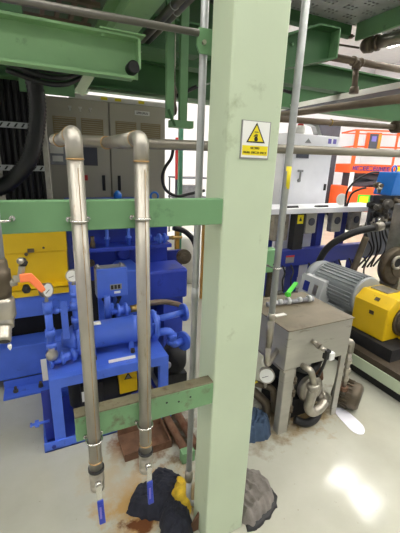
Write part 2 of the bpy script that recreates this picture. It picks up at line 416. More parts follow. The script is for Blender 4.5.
g = G().prism([(x+.044, 1.305), (x+.063, 1.306), (x+.088, 1.272), (x+.100, 1.279), (x+.090, 1.300), (x+.071, 1.327), (x+.044, 1.327)], 'y', y-.016, y-.008)
obj('lever_sleeve', g, M['lever'], vb, bevel=.003, label='orange plastic lever sleeve')
obj('lever_stub', G().bar((x+.03, y-.011, 1.315), (x+.046, y-.012, 1.316), .003, .018), M['castiron'], vb)
sd = V(-.06, -.72, -.68).normalized(); sp = V(x, y-.002, 1.212)
obj('spout', G().lathe(sp, sd, [(-.02, .021), (.022, .021), (.024, .0155), (.028, .0165), (.032, .0155), (.036, .0165), (.040, .0155), (.044, .0165), (.048, .0155), (.052, .0165), (.060, .0155)], 22), M['castiron'], D)
obj('spout_mouth', G().lathe(sp + sd*.0601, sd, [(0, .0128), (.0006, .0128)], 20), M['dark'], D)
obj('drip', G().lathe(sp + sd*.058 + V(.010, 0, -.012), (0, 0, -1), [(0, .004), (.006, .005), (.012, .003), (.016, .0008)], 10), M['whitish'], D)

# --- vertical conduit beside the column
K = thing('conduit', 'thin grey vertical conduit running up beside the pale green column', 'conduit', (.517, 1.12, 0))
obj('pipe', G().cyl((.516, 1.12, .21), (.521, 1.12, 3.3), .0128, n=18), M['galv'], K)
obj('coupling', G().lathe((.516, 1.12, .24), (0, 0, -1), [(0, .016), (.015, .019), (.05, .019), (.055, .016), (.065, .016)], 16), M['castiron'], K)
obj('foot_bend', G().tube(fillet([(.516, 1.12, .18), (.518, 1.12, .015), (.66, 1.13, .013)], .05), .0125, 12), M['galv'], K)
obj('coupling', G().cyl((.517, 1.12, 1.09), (.517, 1.12, 1.14), .0140), M['galv'], K)
B = thing('conduit_bracket', 'small green plate bracket bolted over the conduit beside the column top', 'bracket', (.52, 1.085, 1.93))
obj('plate', G().prism([(.482, 1.945), (.492, 1.925), (.545, 1.925), (.5545, 1.94), (.5545, 1.995), (.49, 1.995), (.482, 1.985)], 'y', 1.09, 1.098), M['green'], B, bevel=.0015)
obj('bolt', G().hexn((.505, 1.09, 1.955), (.505, 1.082, 1.955), .007), M['castiron'], B)
obj('tie_rod', G().cyl((-.75, 1.085, 1.948), (.484, 1.085, 1.976), .0098, n=16), M['tubegrey'], label='slim dark grey tube overhead ending at the small green bracket', cat='pipe')
# --- right conduit
K = thing('conduit', 'thin light grey vertical conduit with yellow tag dropping to the steel tank', 'conduit', (1.04, 1.3, .6))
cx = 1.042
obj('pipe', G().cyl((cx+.012, 1.3, 2.9), (cx, 1.3, .86), .0168, n=18), M['galv'], K)
obj('coupling', G().lathe((cx, 1.3, .87), (0, 0, -1), [(0, .019), (.03, .021), (.032, .0175), (.045, .0175), (.047, .0205), (.10, .0205), (.20, .0165)], 16), M['castiron'], K)
obj('lower_pipe', G().tube(fillet([(cx, 1.3, .69), (cx, 1.3, .55), (1.21, 1.42, .55)], .05), .0165, 14), M['castiron'], K)
obj('tag', G().cyl((cx+.005, 1.3, 1.50), (cx+.005, 1.3, 1.60), .0174, n=18), M['yellowsign'], K, label='yellow tape tag')
ubolt(cx+.001, 1.3, 1.115, .017, 1.35, 'thin u-bolt round the light grey conduit with the yellow tag')

# --- overhead channel beam facing the camera
Bm = thing('channel_beam', 'large green overhead steel channel beam with its flanges towards the pipes', 'beam', (-.2, 1.75, 1.96))
BX0, BX1 = -1.3, .478
obj('web', G().box(BX0, 1.755, 1.966, BX1, 1.765, 2.125), M['green_lit'], Bm)
obj('bottom_flange', G().box(BX0, 1.70, 1.956, BX1-.03, 1.765, 1.968), M['green_lit'], Bm, bevel=.002)
obj('top_flange', G().box(BX0, 1.70, 2.118, BX1, 1.765, 2.130), M['green_lit'], Bm, bevel=.002)
obj('end_plate', G().box(BX1-.012, 1.70, 2.0, BX1, 1.80, 2.13), M['green_lit'], Bm)
obj('lap_plate', G().box(.30, 1.69, 2.131, BX1+.02, 1.765, 2.137), M['green_lit'], Bm)
obj('bolt', G().hexn((.315, 1.715, 2.118), (.315, 1.715, 2.108), .009), M['green_lit'], Bm)
obj('rubber_buffer', G().lathe((.445, 1.752, 2.005), (0, -1, 0), [(0, .028), (.05, .028), (.055, .022)], 18), M['black'], Bm)
obj('packing_plate', G().box(-1.2, 1.70, 2.131, .01, 1.76, 2.185), M['dgreen'], Bm)
# --- beams crossing overhead
def hbeam(name, label, x0, y0, z0, x1, y1, z1, along, mt, cat='beam', group=None):
    t = thing(name, label, cat, ((x0+x1)/2, (y0+y1)/2, z0), group); th = .012
    if along == 'y':
        c = (x0+x1)/2
        obj('bottom_flange', G().box(x0, y0, z0, x1, y1, z0+th), mt, t); obj('top_flange', G().box(x0, y0, z1-th, x1, y1, z1), mt, t)
        obj('web', G().box(c-.005, y0, z0+th, c+.005, y1, z1-th), mt, t)
    else:
        c = (y0+y1)/2
        obj('bottom_flange', G().box(x0, y0, z0, x1, y1, z0+th), mt, t); obj('top_flange', G().box(x0, y0, z1-th, x1, y1, z1), mt, t)
        obj('web', G().box(x0, c-.005, z0+th, x1, c+.005, z1-th), mt, t)
    return t
hbeam('cross_beam', 'green overhead beam coloured brighter as if lit, crossing above the large channel beam', .43, 1.3, 2.25, .56, 4.6, 2.42, 'y', M['green_lit'])
hbeam('cross_beam', 'dark green overhead beam above the cable ladder', -.30, 1.6, 2.42, -.16, 4.6, 2.60, 'y', M['dgreen'])
lbm = hbeam('long_beam', 'green overhead beam running above the grey control cabinets', -1.4, 2.95, 2.13, 2.2, 3.08, 2.36, 'x', M['dgreen'])
obj('hanger_plate', G().box(-.05, 2.97, 2.045, .32, 2.985, 2.131), M['green'], lbm)
hbeam('long_beam', 'dark green beam farther back behind the hanging frame', .2, 4.2, 2.32, 2.6, 4.34, 2.62, 'x', M['dgreen'])
hbeam('long_beam', 'dark green beam between the two overhead conduits and the deck', .56, 2.30, 2.27, 1.05, 2.42, 2.45, 'x', M['dgreen'])
obj('deck_plate', G().box(-3.2, 1.2, 2.64, .95, 2.3, 2.66).box(-3.2, 2.3, 2.64, 1.6, 4.9, 2.66), M['dgreen'], label='dark green steel deck plate forming the platform over the control cabinets', cat='platform')
# grey pipes under the deck
for k, (xx, zz) in enumerate(((.655, 2.30), (.705, 2.315))):
    t = thing('overhead_pipe', 'grey pipe running under the platform beside the brightened green cross beam', 'pipe', (xx, 2.2, zz), 'twin grey pipes under the platform')
    obj('pipe', G().cyl((xx, 1.25, zz), (xx, 2.9, zz), .021, n=16), M['tubegrey'], t)
    obj('joint', G().ring((xx, 1.75+.1*k, zz), (0, 1, 0), .021, .003, 18, 6), M['galv'], t)
for k in range(3):
    obj('black_hose', G().tube(spline([(.74+.045*k, 1.45, 2.45), (.76+.045*k, 1.58, 2.37), (.79+.045*k, 1.70, 2.34), (.82+.045*k, 1.80, 2.40), (.83+.045*k, 1.86, 2.52)]), .018, 10), M['black'], label='black hose looped under the platform near the conduit top', cat='hose', group='black hoses under the platform')
# cable ladder
Lb = thing('cable_ladder', 'grey steel cable ladder under the platform above the channel beam', 'cable ladder', (.2, 2.4, 2.4))
for k in range(7):
    yy = 2.05 + .17*k
    obj('rung', G().bar((.02, yy, 2.40), (.40, yy, 2.40), .03, .02), M['brown'], Lb)
for xx in (.12, .20, .28, .36): obj('strut', G().bar((xx, 1.7, 2.42), (xx, 3.0, 2.42), .022, .03), M['brown'], Lb)
# cabinet-top beam, brace
obj('brace', G().bar((.45, 2.40, 2.245), (.31, 2.62, 2.02), .06, .012, (0, 1, 0)), M['col'], bevel=.002, label='short pale green diagonal brace under the overhead beam', cat='brace')
for k in range(3):
    obj('black_cable', G().tube(spline([(-.1, 2.50, 2.08+.036*k), (.08, 2.46, 2.03+.036*k), (.22, 2.55, 2.05+.036*k), (.36, 2.86, 2.16+.036*k)]), .015, 8), M['black'], label='black cable sagging under the overhead beam near the cable rack', cat='cable', group='sagging black cables')
# hanging frame
Hg = thing('hanging_frame', 'green hanging frame of two flat posts dropping from the platform', 'frame', (.78, 2.0, 1.79))
obj('post', G().box(.705, 1.99, 1.84, .748, 2.02, 2.64), M['green'], Hg, bevel=.002)
obj('post', G().box(.785, 1.99, 1.80, .832, 2.02, 2.64), M['green'], Hg, bevel=.002)
obj('foot_plate', G().box(.735, 1.985, 1.795, .872, 2.05, 1.835), M['green'], Hg, bevel=.002)
obj('gusset', G().bar((.712, 1.985, 1.885), (.752, 1.985, 1.80), .01, .022, (0, 1, 0)), M['dgreen'], Hg)
obj('lever_rod', G().cyl((.765, 2.03, 1.86), (.765, 2.03, 2.3), .005), M['castiron'], Hg)
obj('counterweight', G().lathe((.772, 2.05, 1.87), (0, 0, 1), [(0, .014), (.03, .02), (.06, .012), (.1, .012), (.12, .018), (.15, .01)], 14), M['darksteel'], Hg)
obj('support_post', G().box(1.57, 3.98, 0, 1.62, 4.02, 2.32), M['tgreen'], label='slim teal green post standing behind the blue machine', cat='post')

# --- right side: walkway, beams and pipes overhead
Wk = thing('walkway', 'overhead walkway of perforated grey plate with a green edge channel', 'walkway', (1.9, 1.9, 2.6))
g = G(); px, z = .034, 2.6
x0, x1, y0, y1 = 1.15, 2.55, 1.52, 2.17
nx, ny = int((x1-x0)/px), int((y1-y0)/px)
for i in range(nx):
    for j in range(ny):
        cx_, cy_ = x0 + (i+.5)*px, y0 + (j+.5)*px; h = px/2
        hole = (j % 3 != 2) and ((i + (j//3)*2) % 5 not in (3, 4))
        if not hole:
            g.add([(cx_-h, cy_-h, z), (cx_+h, cy_-h, z), (cx_+h, cy_+h, z), (cx_-h, cy_+h, z)], [(0, 1, 2, 3)]); continue
        sq = [(-h, -h), (0, -h), (h, -h), (h, 0), (h, h), (0, h), (-h, h), (-h, 0)]
        vs_ = [(cx_+a, cy_+b, z) for a, b in sq] + [(cx_ + .011*math.cos(math.atan2(b, a)), cy_ + .011*math.sin(math.atan2(b, a)), z) for a, b in sq] + [(cx_ + .011*math.cos(math.atan2(b, a)), cy_ + .011*math.sin(math.atan2(b, a)), z+.006) for a, b in sq]
        g.add(vs_, [(k, (k+1) % 8, 8+(k+1) % 8, 8+k) for k in range(8)] + [(8+k, 8+(k+1) % 8, 16+(k+1) % 8, 16+k) for k in range(8)])
obj('perforated_plate', g, M['galv'], Wk)
obj('cover_plate', G().box(x0, y0, 2.63, x1, y1, 2.645), M['charcoal'], Wk)
obj('edge_channel', G().box(1.0, 2.17, 2.52, 2.2, 2.20, 2.66), M['dgreen'], Wk, bevel=.002)
obj('edge_lip', G().box(1.0, 2.135, 2.52, 2.2, 2.17, 2.53), M['dgreen'], Wk)
obj('cross_bearer', G().box(2.19, 1.5, 2.49, 2.215, 2.12, 2.60), M['green'], Wk, bevel=.002)
obj('outer_edge', G().box(2.55, 1.5, 2.58, 2.6, 2.2, 2.66), M['galv'], Wk)
obj('bolt', G().hexn((2.17, 2.14, 2.53), (2.17, 2.14, 2.508), .016), M['darksteel'], Wk)
Cn = thing('cantilever_bracket', 'dark green tapered cantilever bracket reaching out behind the pale column', 'bracket', (1.3, 1.7, 2.1))
obj('web', G().prism([(.80, 1.99), (1.285, 2.12), (1.635, 2.215), (1.635, 2.350), (1.49, 2.345), (.80, 2.08)][::-1], 'y', 1.765, 1.777), M['dgreen'], Cn)
g = G(); g.bar((.80, 1.75, 2.085), (1.49, 1.75, 2.352), .10, .010); g.bar((1.49, 1.75, 2.352), (1.64, 1.75, 2.358), .10, .010)
obj('top_flange', g, M['dgreen'], Cn)
obj('bottom_flange', G().bar((.80, 1.75, 1.985), (1.64, 1.75, 2.212), .10, .010), M['dgreen'], Cn)
obj('end_plate', G().box(1.634, 1.70, 2.21, 1.643, 1.80, 2.355), M['green'], Cn)
for xx in (1.36, 1.40, 1.44): obj('bolt', G().hexn((xx, 1.765, 2.27+(xx-1.40)*.5), (xx, 1.756, 2.27+(xx-1.40)*.5), .008), M['green'], Cn)
hbeam('long_beam', 'dark green overhead beam behind the horizontal grey pipe with the tee', 1.0, 2.55, 2.26, 4.4, 2.67, 2.45, 'x', M['dgreen'])
hbeam('long_beam', 'dark green overhead beam carrying the white cable tray', 1.2, 3.2, 2.20, 5.0, 3.34, 2.46, 'x', M['dgreen'])
P = thing('tee_pipe', 'grey overhead pipe with a tee and a short vertical branch', 'pipe', (2.33, 2.2, 2.2))
obj('pipe', G().cyl((1.5, 2.2, 2.375), (3.6, 2.2, 2.42), .026, n=18), M['brown'], P)
obj('tee', G().lathe((2.28, 2.2, 2.391), (1, 0, 0), [(0, .034), (.02, .034), (.022, .03), (.08, .03), (.082, .034), (.10, .034)], 18).cyl((2.33, 2.2, 2.39), (2.33, 2.2, 2.34), .033), M['brown'], P)
obj('branch', G().cyl((2.33, 2.2, 2.36), (2.345, 2.2, 2.20), .022, n=16), M['brown'], P)
obj('floor_flange', G().lathe((2.345, 2.2, 2.22), (0, 0, -1), [(0, .03), (.02, .036), (.05, .036)], 16), M['brown'], P)
P = thing('large_pipe', 'large grey pipe with a collar beside the perforated walkway', 'pipe', (2.3, 1.9, 2.48))
d = V(.25, -1, 0).normalized(); p = V(2.27, 2.06, 2.462)
obj('pipe', G().cyl(p, p + d*1.0, .042, n=24), M['castiron'], P)
obj('collar', G().lathe(p - d*.05, d, [(0, .03), (.02, .05), (.075, .056), (.078, .044), (.10, .044), (.102, .052), (.125, .052)], 24), M['darksteel'], P)
obj('tie_rod', G().cyl((1.72, 2.1, 2.42), (2.22, 2.1, 2.445), .007), M['darksteel'], label='thin dark rod leading to the large grey pipe with the collar', cat='rod')
Ty = thing('cable_tray', 'white edged cable tray running overhead above the control cabinet', 'cable tray', (2.62, 2.7, 2.2))
obj('side_rail', G().box(2.57, 1.2, 2.20, 2.58, 4.2, 2.245), M['whitish'], Ty); obj('side_rail', G().box(2.78, 1.2, 2.20, 2.79, 4.2, 2.245), M['whitish'], Ty)
obj('bottom', G().box(2.58, 1.2, 2.20, 2.78, 4.2, 2.205), M['charcoal'], Ty)
for k in range(3): obj('cable', G().cyl((2.62+.05*k, 1.2, 2.225), (2.62+.05*k, 4.2, 2.225), .016, n=8), M['black'], Ty)
obj('overhead_pipe', G().cyl((2.32, 1.1, 2.058), (2.30, 4.0, 2.115), .030, n=18), M['brown'], label='brown overhead pipe rising past the scissor lift towards the walkway', cat='pipe')
P = thing('overhead_pipe', 'dark slim pipe hanging level above the orange scissor lift', 'pipe', (2.0, 2.0, 1.9))
obj('pipe', G().cyl((1.0, 2.0, 1.885), (2.66, 2.0, 1.93), .020, n=16), M['brown'], P)
obj('clip', G().ring((1.95, 2.0, 1.911), (1, 0, 0), .021, .004, 16, 6), M['brass'], P)
P = thing('elbow_pipe', 'thick dark brown pipe elbow overhead beside the scissor lift', 'pipe', (2.6, 1.9, 1.93))
obj('pipe', G().cyl((2.46, 1.75, 2.02), (3.0, 1.55, 2.03), .036, n=20), M['darksteel'], P)
obj('elbow', G().tube(fillet([(2.62, 2.0, 1.93), (2.80, 2.0, 1.94), (2.80, 1.7, 1.98)], .1), .046, 18), M['darksteel'], P)
g = G(); g.tube(spline([(1.0, 2.6, 2.07), (1.25, 2.6, 2.19), (1.5, 2.6, 2.245), (1.75, 2.6, 2.23), (2.1, 2.6, 2.20)]), .014, 8)
obj('black_cable', g, M['black'], label='black cable draped in an arc under the dark overhead beams', cat='cable')
obj('rail_post', G().box(.90, 1.60, 1.60, .95, 1.65, 2.10), M['dgreen'], label='dark green post stub hanging behind the pale column', cat='post')
g = hbeam('side_beam', 'dark green vertical beam behind the right edge of the pale column', .86, 1.62, 1.92, .98, 1.70, 2.62, 'y', M['dgreen'])

# ================================================================== left background
# --- grey control cabinets
def cabinet(x0, x1, label, detail):
    yf = 3.6; z1 = 2.13
    t = thing('control_cabinet', label, 'cabinet', ((x0+x1)/2, yf+.2, 0), 'grey control cabinets')
    obj('body', G().box(x0, yf+.02, .1, x1, yf+.45, z1), M['cab'], t)
    obj('plinth', G().box(x0, yf+.05, 0, x1, yf+.42, .1), M['charcoal'], t)
    d_ = obj('door', G().box(x0+.004, yf-.002, .12, x1-.004, yf+.02, z1-.004), M['cab'], t, bevel=.003)
    w_ = (x1-x0)
    for a, b in ((.10, .46), (.54, .90)):
        xa, xb = x0 + w_*a, x0 + w_*b; za, zb = 1.775, 1.965
        obj('vent_frame', G().box(xa, yf-.008, za, xb, yf-.002, za+.008).box(xa, yf-.008, zb-.008, xb, yf-.002, zb).box(xa, yf-.008, za, xa+.008, yf-.002, zb).box(xb-.008, yf-.008, za, xb, yf-.002, zb), M['vent'], d_)
        g = G()
        for k in range(9):
            zz = za + .012 + k*(zb-za-.02)/9
            g.add([(xa+.008, yf-.003, zz), (xb-.008, yf-.003, zz), (xb-.008, yf-.010, zz+.012), (xa+.008, yf-.010, zz+.012)], [(0, 1, 2, 3)])
        obj('louvres', g, M['vent'], d_, kind='stuff')
    hx = x1-.075 if detail != 'right' else x0+.075
    h = obj('handle', G().box(hx-.015, yf-.012, 1.30, hx+.015, yf-.002, 1.45), M['black'], d_, bevel=.003)
    return t, d_
t, d_ = cabinet(.125, .685, 'grey control cabinet with a clear document pocket beside the cable rack', 'left')
for xx in (.33, .42, .51): obj('hanger', G().box(xx, 3.585, 2.02, xx+.012, 3.598, 2.06).box(xx-.008, 3.585, 2.045, xx+.02, 3.598, 2.06), M['whitish'], d_)
obj('switch', G().box(.40, 3.575, 1.40, .455, 3.598, 1.45).cyl((.427, 3.575, 1.425), (.427, 3.555, 1.425), .018, n=12), M['red'], d_)
obj('document_pocket', G().box(.13, 3.55, 1.54, .34, 3.597, 1.76), M['clear'], d_, bevel=.006)
obj('inner_panel', G().box(.345, 3.590, 1.54, .56, 3.5975, 1.77), M['charcoal'], d_)
obj('document_sheet', G().box(.135, 3.545, 1.64, .25, 3.549, 1.72), M['whitish'], d_)
obj('document_sheet', G().box(.15, 3.545, 1.57, .24, 3.549, 1.62), M['whitish'], d_)
t, d_ = cabinet(.690, 1.262, 'grey control cabinet with a small white nameplate behind the black cable', 'right')
obj('nameplate', G().box(.94, 3.590, 2.035, 1.09, 3.5985, 2.075), M['paper'], d_)
obj('lettering', scribble(.955, 1.075, 2.045, 2.065, 3.5899, 7), M['print_'], d_)
for k in range(4): obj('screw_cap', G().cyl((.98+.07*(k % 2), 3.585, 1.62-.10*(k//1)*.8), (.98+.07*(k % 2), 3.598, 1.62-.10*k*.8), .012, n=10), M['whitish'], d_)
Tk = thing('cable_trunking', 'white cable trunking with yellow labels lying along the cabinet tops', 'trunking', (.8, 3.6, 2.13))
obj('body', G().box(.34, 3.60, 2.131, 1.30, 3.68, 2.172), M['whitish'], Tk)
for xx in (.62, .75, .98): obj('label_strip', G().box(xx, 3.598, 2.14, xx+.06, 3.5995, 2.165), M['yellowsign'], Tk)
# --- cable rack
Rk = thing('cable_rack', 'open cable rack with perforated uprights full of black cables', 'rack', (-.1, 3.4, 0))
obj('upright', G().box(.07, 3.30, 0, .11, 3.34, 2.5), M['castiron'], Rk)
obj('upright', G().box(-.29, 3.30, 0, -.25, 3.34, 2.5), M['castiron'], Rk)
obj('upright', G().box(-.75, 3.30, 0, -.71, 3.34, 2.5), M['castiron'], Rk)
for zz in (1.84, 1.51, 1.15):
    r_ = obj('rung', G().box(-.71, 3.28, zz-.022, .07, 3.31, zz+.022), M['galv'], Rk)
    g = G()
    for k in range(15): g.prism([(-.70+.052*k, zz-.014), (-.685+.052*k, zz-.014), (-.665+.052*k, zz+.014), (-.68+.052*k, zz+.014)], 'y', 3.278, 3.281)
    obj('slot', g, M['black'], r_, kind='stuff')
obj('back_panel', G().box(-.75, 3.62, .05, .11, 3.64, 2.5), M['dark'], Rk)
for k in range(16):
    xx = -.69 + .05*k; a = random.uniform(-.005, .005)
    obj('rack_cable', G().tube(spline([(xx, 3.40+a, 2.55), (xx+a, 3.38, 1.9), (xx-a, 3.40, 1.3), (xx+a, 3.42, .4)]), .019, 8), M['black'], label='black cable hanging in the open cable rack', cat='cable', group='cables in the rack')
pts = spline([(-.06, 2.86, 2.60), (-.02, 2.86, 2.38), (.03, 2.86, 2.18), (.055, 2.86, 1.98), (.032, 2.86, 1.79), (-.035, 2.86, 1.58), (-.145, 2.88, 1.45), (-.25, 2.85, 1.38), (-.45, 2.8, 1.32), (-.62, 2.8, 1.30)], 16)
obj('ribbed_hose', G().tube(pts, [.055 + (.004 if k % 2 else -.003) for k in range(len(pts))], 16), M['hose'], label='thick ribbed black hose curving in front of the cable rack', cat='hose')
# black cable loop by the conduit
obj('black_cable', G().tube(spline([(1.13, 3.0, 1.76), (1.11, 3.0, 1.64), (1.05, 3.0, 1.55), (1.025, 3.0, 1.46), (1.06, 3.0, 1.355), (1.17, 3.0, 1.30), (1.30, 3.0, 1.32), (1.45, 3.0, 1.35)]), .014, 10), M['black'], label='black cable hanging in a loop beside the grey cabinets', cat='cable')
# far things in the gap
t = thing('trolley', 'grey wire trolley standing far behind the blue machine', 'trolley', (2.4, 5.6, 0))
for xx in (2.15, 2.75):
    for yy in (5.5, 5.9): obj('leg', G().cyl((xx, yy, 0), (xx, yy, 1.35), .014), M['charcoal'], t)
for zz in (.6, 1.0, 1.34): obj('shelf', G().box(2.13, 5.48, zz, 2.77, 5.92, zz+.02), M['charcoal'], t)
obj('carton', G().box(2.25, 5.6, 1.021, 2.6, 5.85, 1.22), M['clear'], bevel=.004, label='grey carton lying on the far trolley', cat='carton')
t = thing('red_panel', 'narrow red panel on a post far behind the teal green post', 'panel', (1.95, 5.0, 0))
obj('panel', G().box(1.92, 5.0, 1.35, 1.98, 5.03, 1.95), M['red'], t)
obj('post', G().box(1.935, 5.03, 0, 1.965, 5.06, 1.9), M['charcoal'], t)
t = thing('ochre_rack', 'ochre painted rack frame behind the blue machine', 'rack', (1.55, 3.5, 0))
obj('post', G().box(1.36, 3.5, 0, 1.40, 3.55, 1.2), M['ochre'], t); obj('post', G().box(1.70, 3.5, 0, 1.74, 3.55, 1.2), M['ochre'], t); obj('post', G().box(1.53, 3.5, .98, 1.56, 3.55, 1.2), M['ochre'], t)
obj('back_panel', G().box(1.37, 3.551, .99, 1.73, 3.56, 1.17), M['dark'], t)
obj('shelf', G().box(1.36, 3.48, .95, 1.74, 3.6, .99), M['ochre'], t); obj('shelf', G().box(1.36, 3.48, 1.17, 1.74, 3.6, 1.21), M['ochre'], t)
obj('white_drum', G().lathe((1.75, 4.3, 0), (0, 0, 1), [(0, .25), (.3, .27), (.62, .25), (.66, .2)], 24), M['whitish'], label='white plastic drum on the floor behind the blue machine', cat='drum')

# ================================================================== blue extruder machine on the left
Mc = thing('blue_machine', 'large deep blue painted machine frame and housing in front of the grey cabinets', 'machine', (.2, 2.7, 0))
obj('lower_beam', G().box(-1.5, 2.42, .09, .30, 2.60, .335), M['blue'], Mc, bevel=.006)
obj('upper_beam', G().box(-1.5, 2.42, .545, .20, 2.60, .742), M['blue'], Mc, bevel=.006)
obj('recess_panel', G().box(-1.5, 2.64, .05, .40, 2.66, .68), M['dark'], Mc)
fp = obj('foot_plate', G().box(-.345, 2.31, 0, -.045, 2.46, .014).box(-.345, 2.425, .014, -.045, 2.44, .075), M['blue'], Mc, bevel=.002)
for xx in (-.27, -.11): obj('foot_bolt', G().hexn((xx, 2.37, .014), (xx, 2.37, .03), .018).cyl((xx, 2.37, .03), (xx, 2.37, .055), .009), M['darksteel'], fp)
hs = obj('housing', G().box(.20, 2.78, .05, 1.00, 3.25, 1.27), M['mblue'], Mc, bevel=.01)
obj('service_ledge', G().box(.20, 2.62, .915, .98, 2.78, .945), M['mblue'], Mc, bevel=.003)
obj('upper_ledge', G().box(.20, 2.66, 1.10, .98, 2.78, 1.12), M['mblue'], Mc, bevel=.003)
for xx in (.29, .46, .63, .80):
    st = obj('stud_post', G().lathe((xx, 2.68, .945), (0, 0, 1), [(0, .016), (.05, .016), (.055, .024), (.07, .024), (.075, .014), (.155, .014)], 12), M['blue'], Mc)
for xx in (.345,):
    obj('indicator', G().lathe((xx, 2.66, .945), (0, 0, 1), [(0, .02), (.03, .022), (.06, .014), (.09, .016)], 12), M['darksteel'], Mc)
    obj('indicator', G().lathe((xx-.01, 2.75, .80), (0, -1, 0), [(0, .03), (.02, .03), (.03, .02)], 12), M['darksteel'], Mc)
obj('side_block', G().box(.72, 2.48, .50, 1.075, 2.78, .760), M['mblue'], Mc, bevel=.022)
obj('side_block_leg', G().box(.88, 2.54, 0, 1.06, 2.74, .50), M['mblue'], Mc, bevel=.006)
obj('gear_housing', G().prism([(.50, .40), (.72, .40), (.72, .74), (.66, .80), (.54, .80), (.50, .76)], 'y', 2.45, 2.78), M['blue'], Mc, bevel=.012)
obj('bearing_boss', G().lathe((.60, 2.78, .86), (0, -1, 0), [(0, .06), (.03, .06), (.04, .045), (.05, .045)], 18), M['mblue'], Mc)
fl = obj('side_valve', G().lathe((.82, 2.60, 1.0), (1, 0, 0), [(0, .018), (.03, .018), (.032, .042), (.05, .042), (.052, .026), (.075, .026), (.077, .042), (.095, .042), (.097, .02), (.12, .02)], 16), M['blue'], Mc)
obj('nipple', G().lathe((.94, 2.60, 1.0), (1, 0, 0), [(0, .014), (.03, .014), (.032, .018), (.05, .018), (.052, .013), (.12, .013)], 12), M['brass'], fl)
obj('end_flange', G().lathe((1.04, 2.50, .86), (-.2, -1, 0), [(-.05, .05), (0, .062), (.018, .062), (.02, .04), (.035, .04), (.036, .02), (.05, .02)], 20), M['darksteel'], Mc)
obj('shield_plate', G().box(1.0, 2.82, .55, 1.16, 2.86, .83), M['navy'], Mc, bevel=.004)
obj('guard_hose', G().tube(spline([(1.03, 2.72, 1.06), (1.14, 2.72, 1.02), (1.22, 2.70, .93), (1.24, 2.68, .80), (1.22, 2.66, .62), (1.2, 2.6, .45)]), .024, 10), M['black'], label='black hose bowing down beside the round flange of the blue machine', cat='hose')
obj('filler_cap', G().lathe((.62, 3.0, 1.27), (0, 0, 1), [(0, .035), (.05, .035), (.06, .03), (.08, .012)], 16), M['cyanb'], Mc)
obj('eye_bolt', G().ring((.95, 3.0, 1.30), (0, 1, 0), .035, .009, 18, 8), M['cyanb'], Mc)
# yellow guard
Yg = thing('yellow_guard', 'yellow sheet metal guard box on the blue machine beam', 'guard', (-.05, 2.6, .742))
obj('lower_panel', G().box(-.275, 2.50, .744, .145, 2.60, .985), M['yellow'], Yg, bevel=.003)
obj('lid', G().box(-.282, 2.492, .980, .150, 2.60, 1.13), M['yellow'], Yg, bevel=.004)
obj('front_skirt', G().box(-.245, 2.405, .700, .135, 2.413, .750).box(-.245, 2.405, .743, .135, 2.51, .752), M['yellow'], Yg)
obj('latch', G().box(-.10, 2.480, .985, -.06, 2.492, 1.01).ball((-.11, 2.482, .975), .012), M['darksteel'], Yg)
obj('rivet', G().ball((.0, 2.492, 1.01), .008), M['darksteel'], Yg)
# ================================================================== pump skid
Sk = thing('pump_skid', 'bright blue steel pump stand with legs, base rails and table', 'stand', (.27, 1.95, 0))
obj('base_rail', G().box(-.10, 1.735, 0, .66, 1.80, .012).box(-.10, 1.735, 0, .66, 1.747, .06), M['blue'], Sk, bevel=.002)
obj('base_rail', G().box(-.10, 2.20, 0, .66, 2.26, .05), M['blue'], Sk, bevel=.002)
obj('base_rail', G().box(-.10, 1.80, 0, -.085, 2.2, .06), M['blue'], Sk)
obj('base_pan', G().box(-.085, 1.80, .004, .66, 2.2, .010), M['navy'], Sk)
obj('leg', G().box(-.042, 1.745, .012, .016, 1.795, .40), M['blue'], Sk, bevel=.003)
obj('leg', G().box(.585, 1.745, .012, .640, 1.795, .40), M['blue'], Sk, bevel=.003)
obj('leg', G().box(-.042, 2.17, .012, .016, 2.22, .40), M['blue'], Sk, bevel=.003)
obj('leg', G().box(.585, 2.17, .012, .640, 2.22, .40), M['blue'], Sk, bevel=.003)
obj('table_rail', G().box(-.042, 1.745, .395, .640, 1.795, .455), M['blue'], Sk, bevel=.003)
obj('table_rail', G().box(-.042, 2.17, .395, .640, 2.22, .455), M['blue'], Sk, bevel=.003)
obj('table_top', G().box(-.042, 1.796, .435, .640, 2.169, .452), M['blue'], Sk)
sp_ = obj('side_plate', G().box(-.088, 1.80, .03, -.030, 1.808, .36), M['navy'], Sk)
obj('stud', G().cyl((-.16, 1.80, .16), (-.06, 1.80, .16), .008).hexn((-.135, 1.80, .16), (-.115, 1.80, .16), .02).hexn((-.16, 1.80, .16), (-.15, 1.80, .16), .013), M['blue'], sp_)
obj('bolt', G().hexn((-.05, 1.735, .03), (-.05, 1.728, .03), .012), M['navy'], Sk)
obj('bolt', G().hexn((.06, 1.77, .012), (.06, 1.77, .03), .012).cyl((.06, 1.77, .03), (.06, 1.77, .05), .006), M['navy'], Sk)
# drive motor under the table
Dm = thing('drive_motor', 'black motor with yellow warning label under the blue pump stand', 'motor', (.25, 2.0, .06))
obj('body', G().lathe((.06, 1.98, .19), (1, 0, 0), [(0, .08), (.03, .11), (.34, .11), (.36, .095), (.42, .095)], 20), M['dark'], Dm)
obj('terminal_box', G().box(.12, 1.84, .17, .25, 1.88, .31), M['dark'], Dm, bevel=.005)
obj('label_tag', G().box(.125, 1.838, .20, .142, 1.8395, .27), M['paper'], Dm)
obj('mount', G().box(.08, 1.90, .012, .45, 2.06, .085), M['dark'], Dm)
yb = obj('coupling_guard', G().box(.355, 1.86, .17, .47, 2.08, .37), M['yellow'], Dm, bevel=.006)
g = G().prism([(.385, .275), (.435, .275), (.41, .320)], 'y', 1.857, 1.8595); obj('warning_triangle', g, M['print_'], yb)
obj('warning_fill', G().prism([(.394, .280), (.426, .280), (.41, .308)], 'y', 1.8555, 1.8568), M['greyprint'], yb)
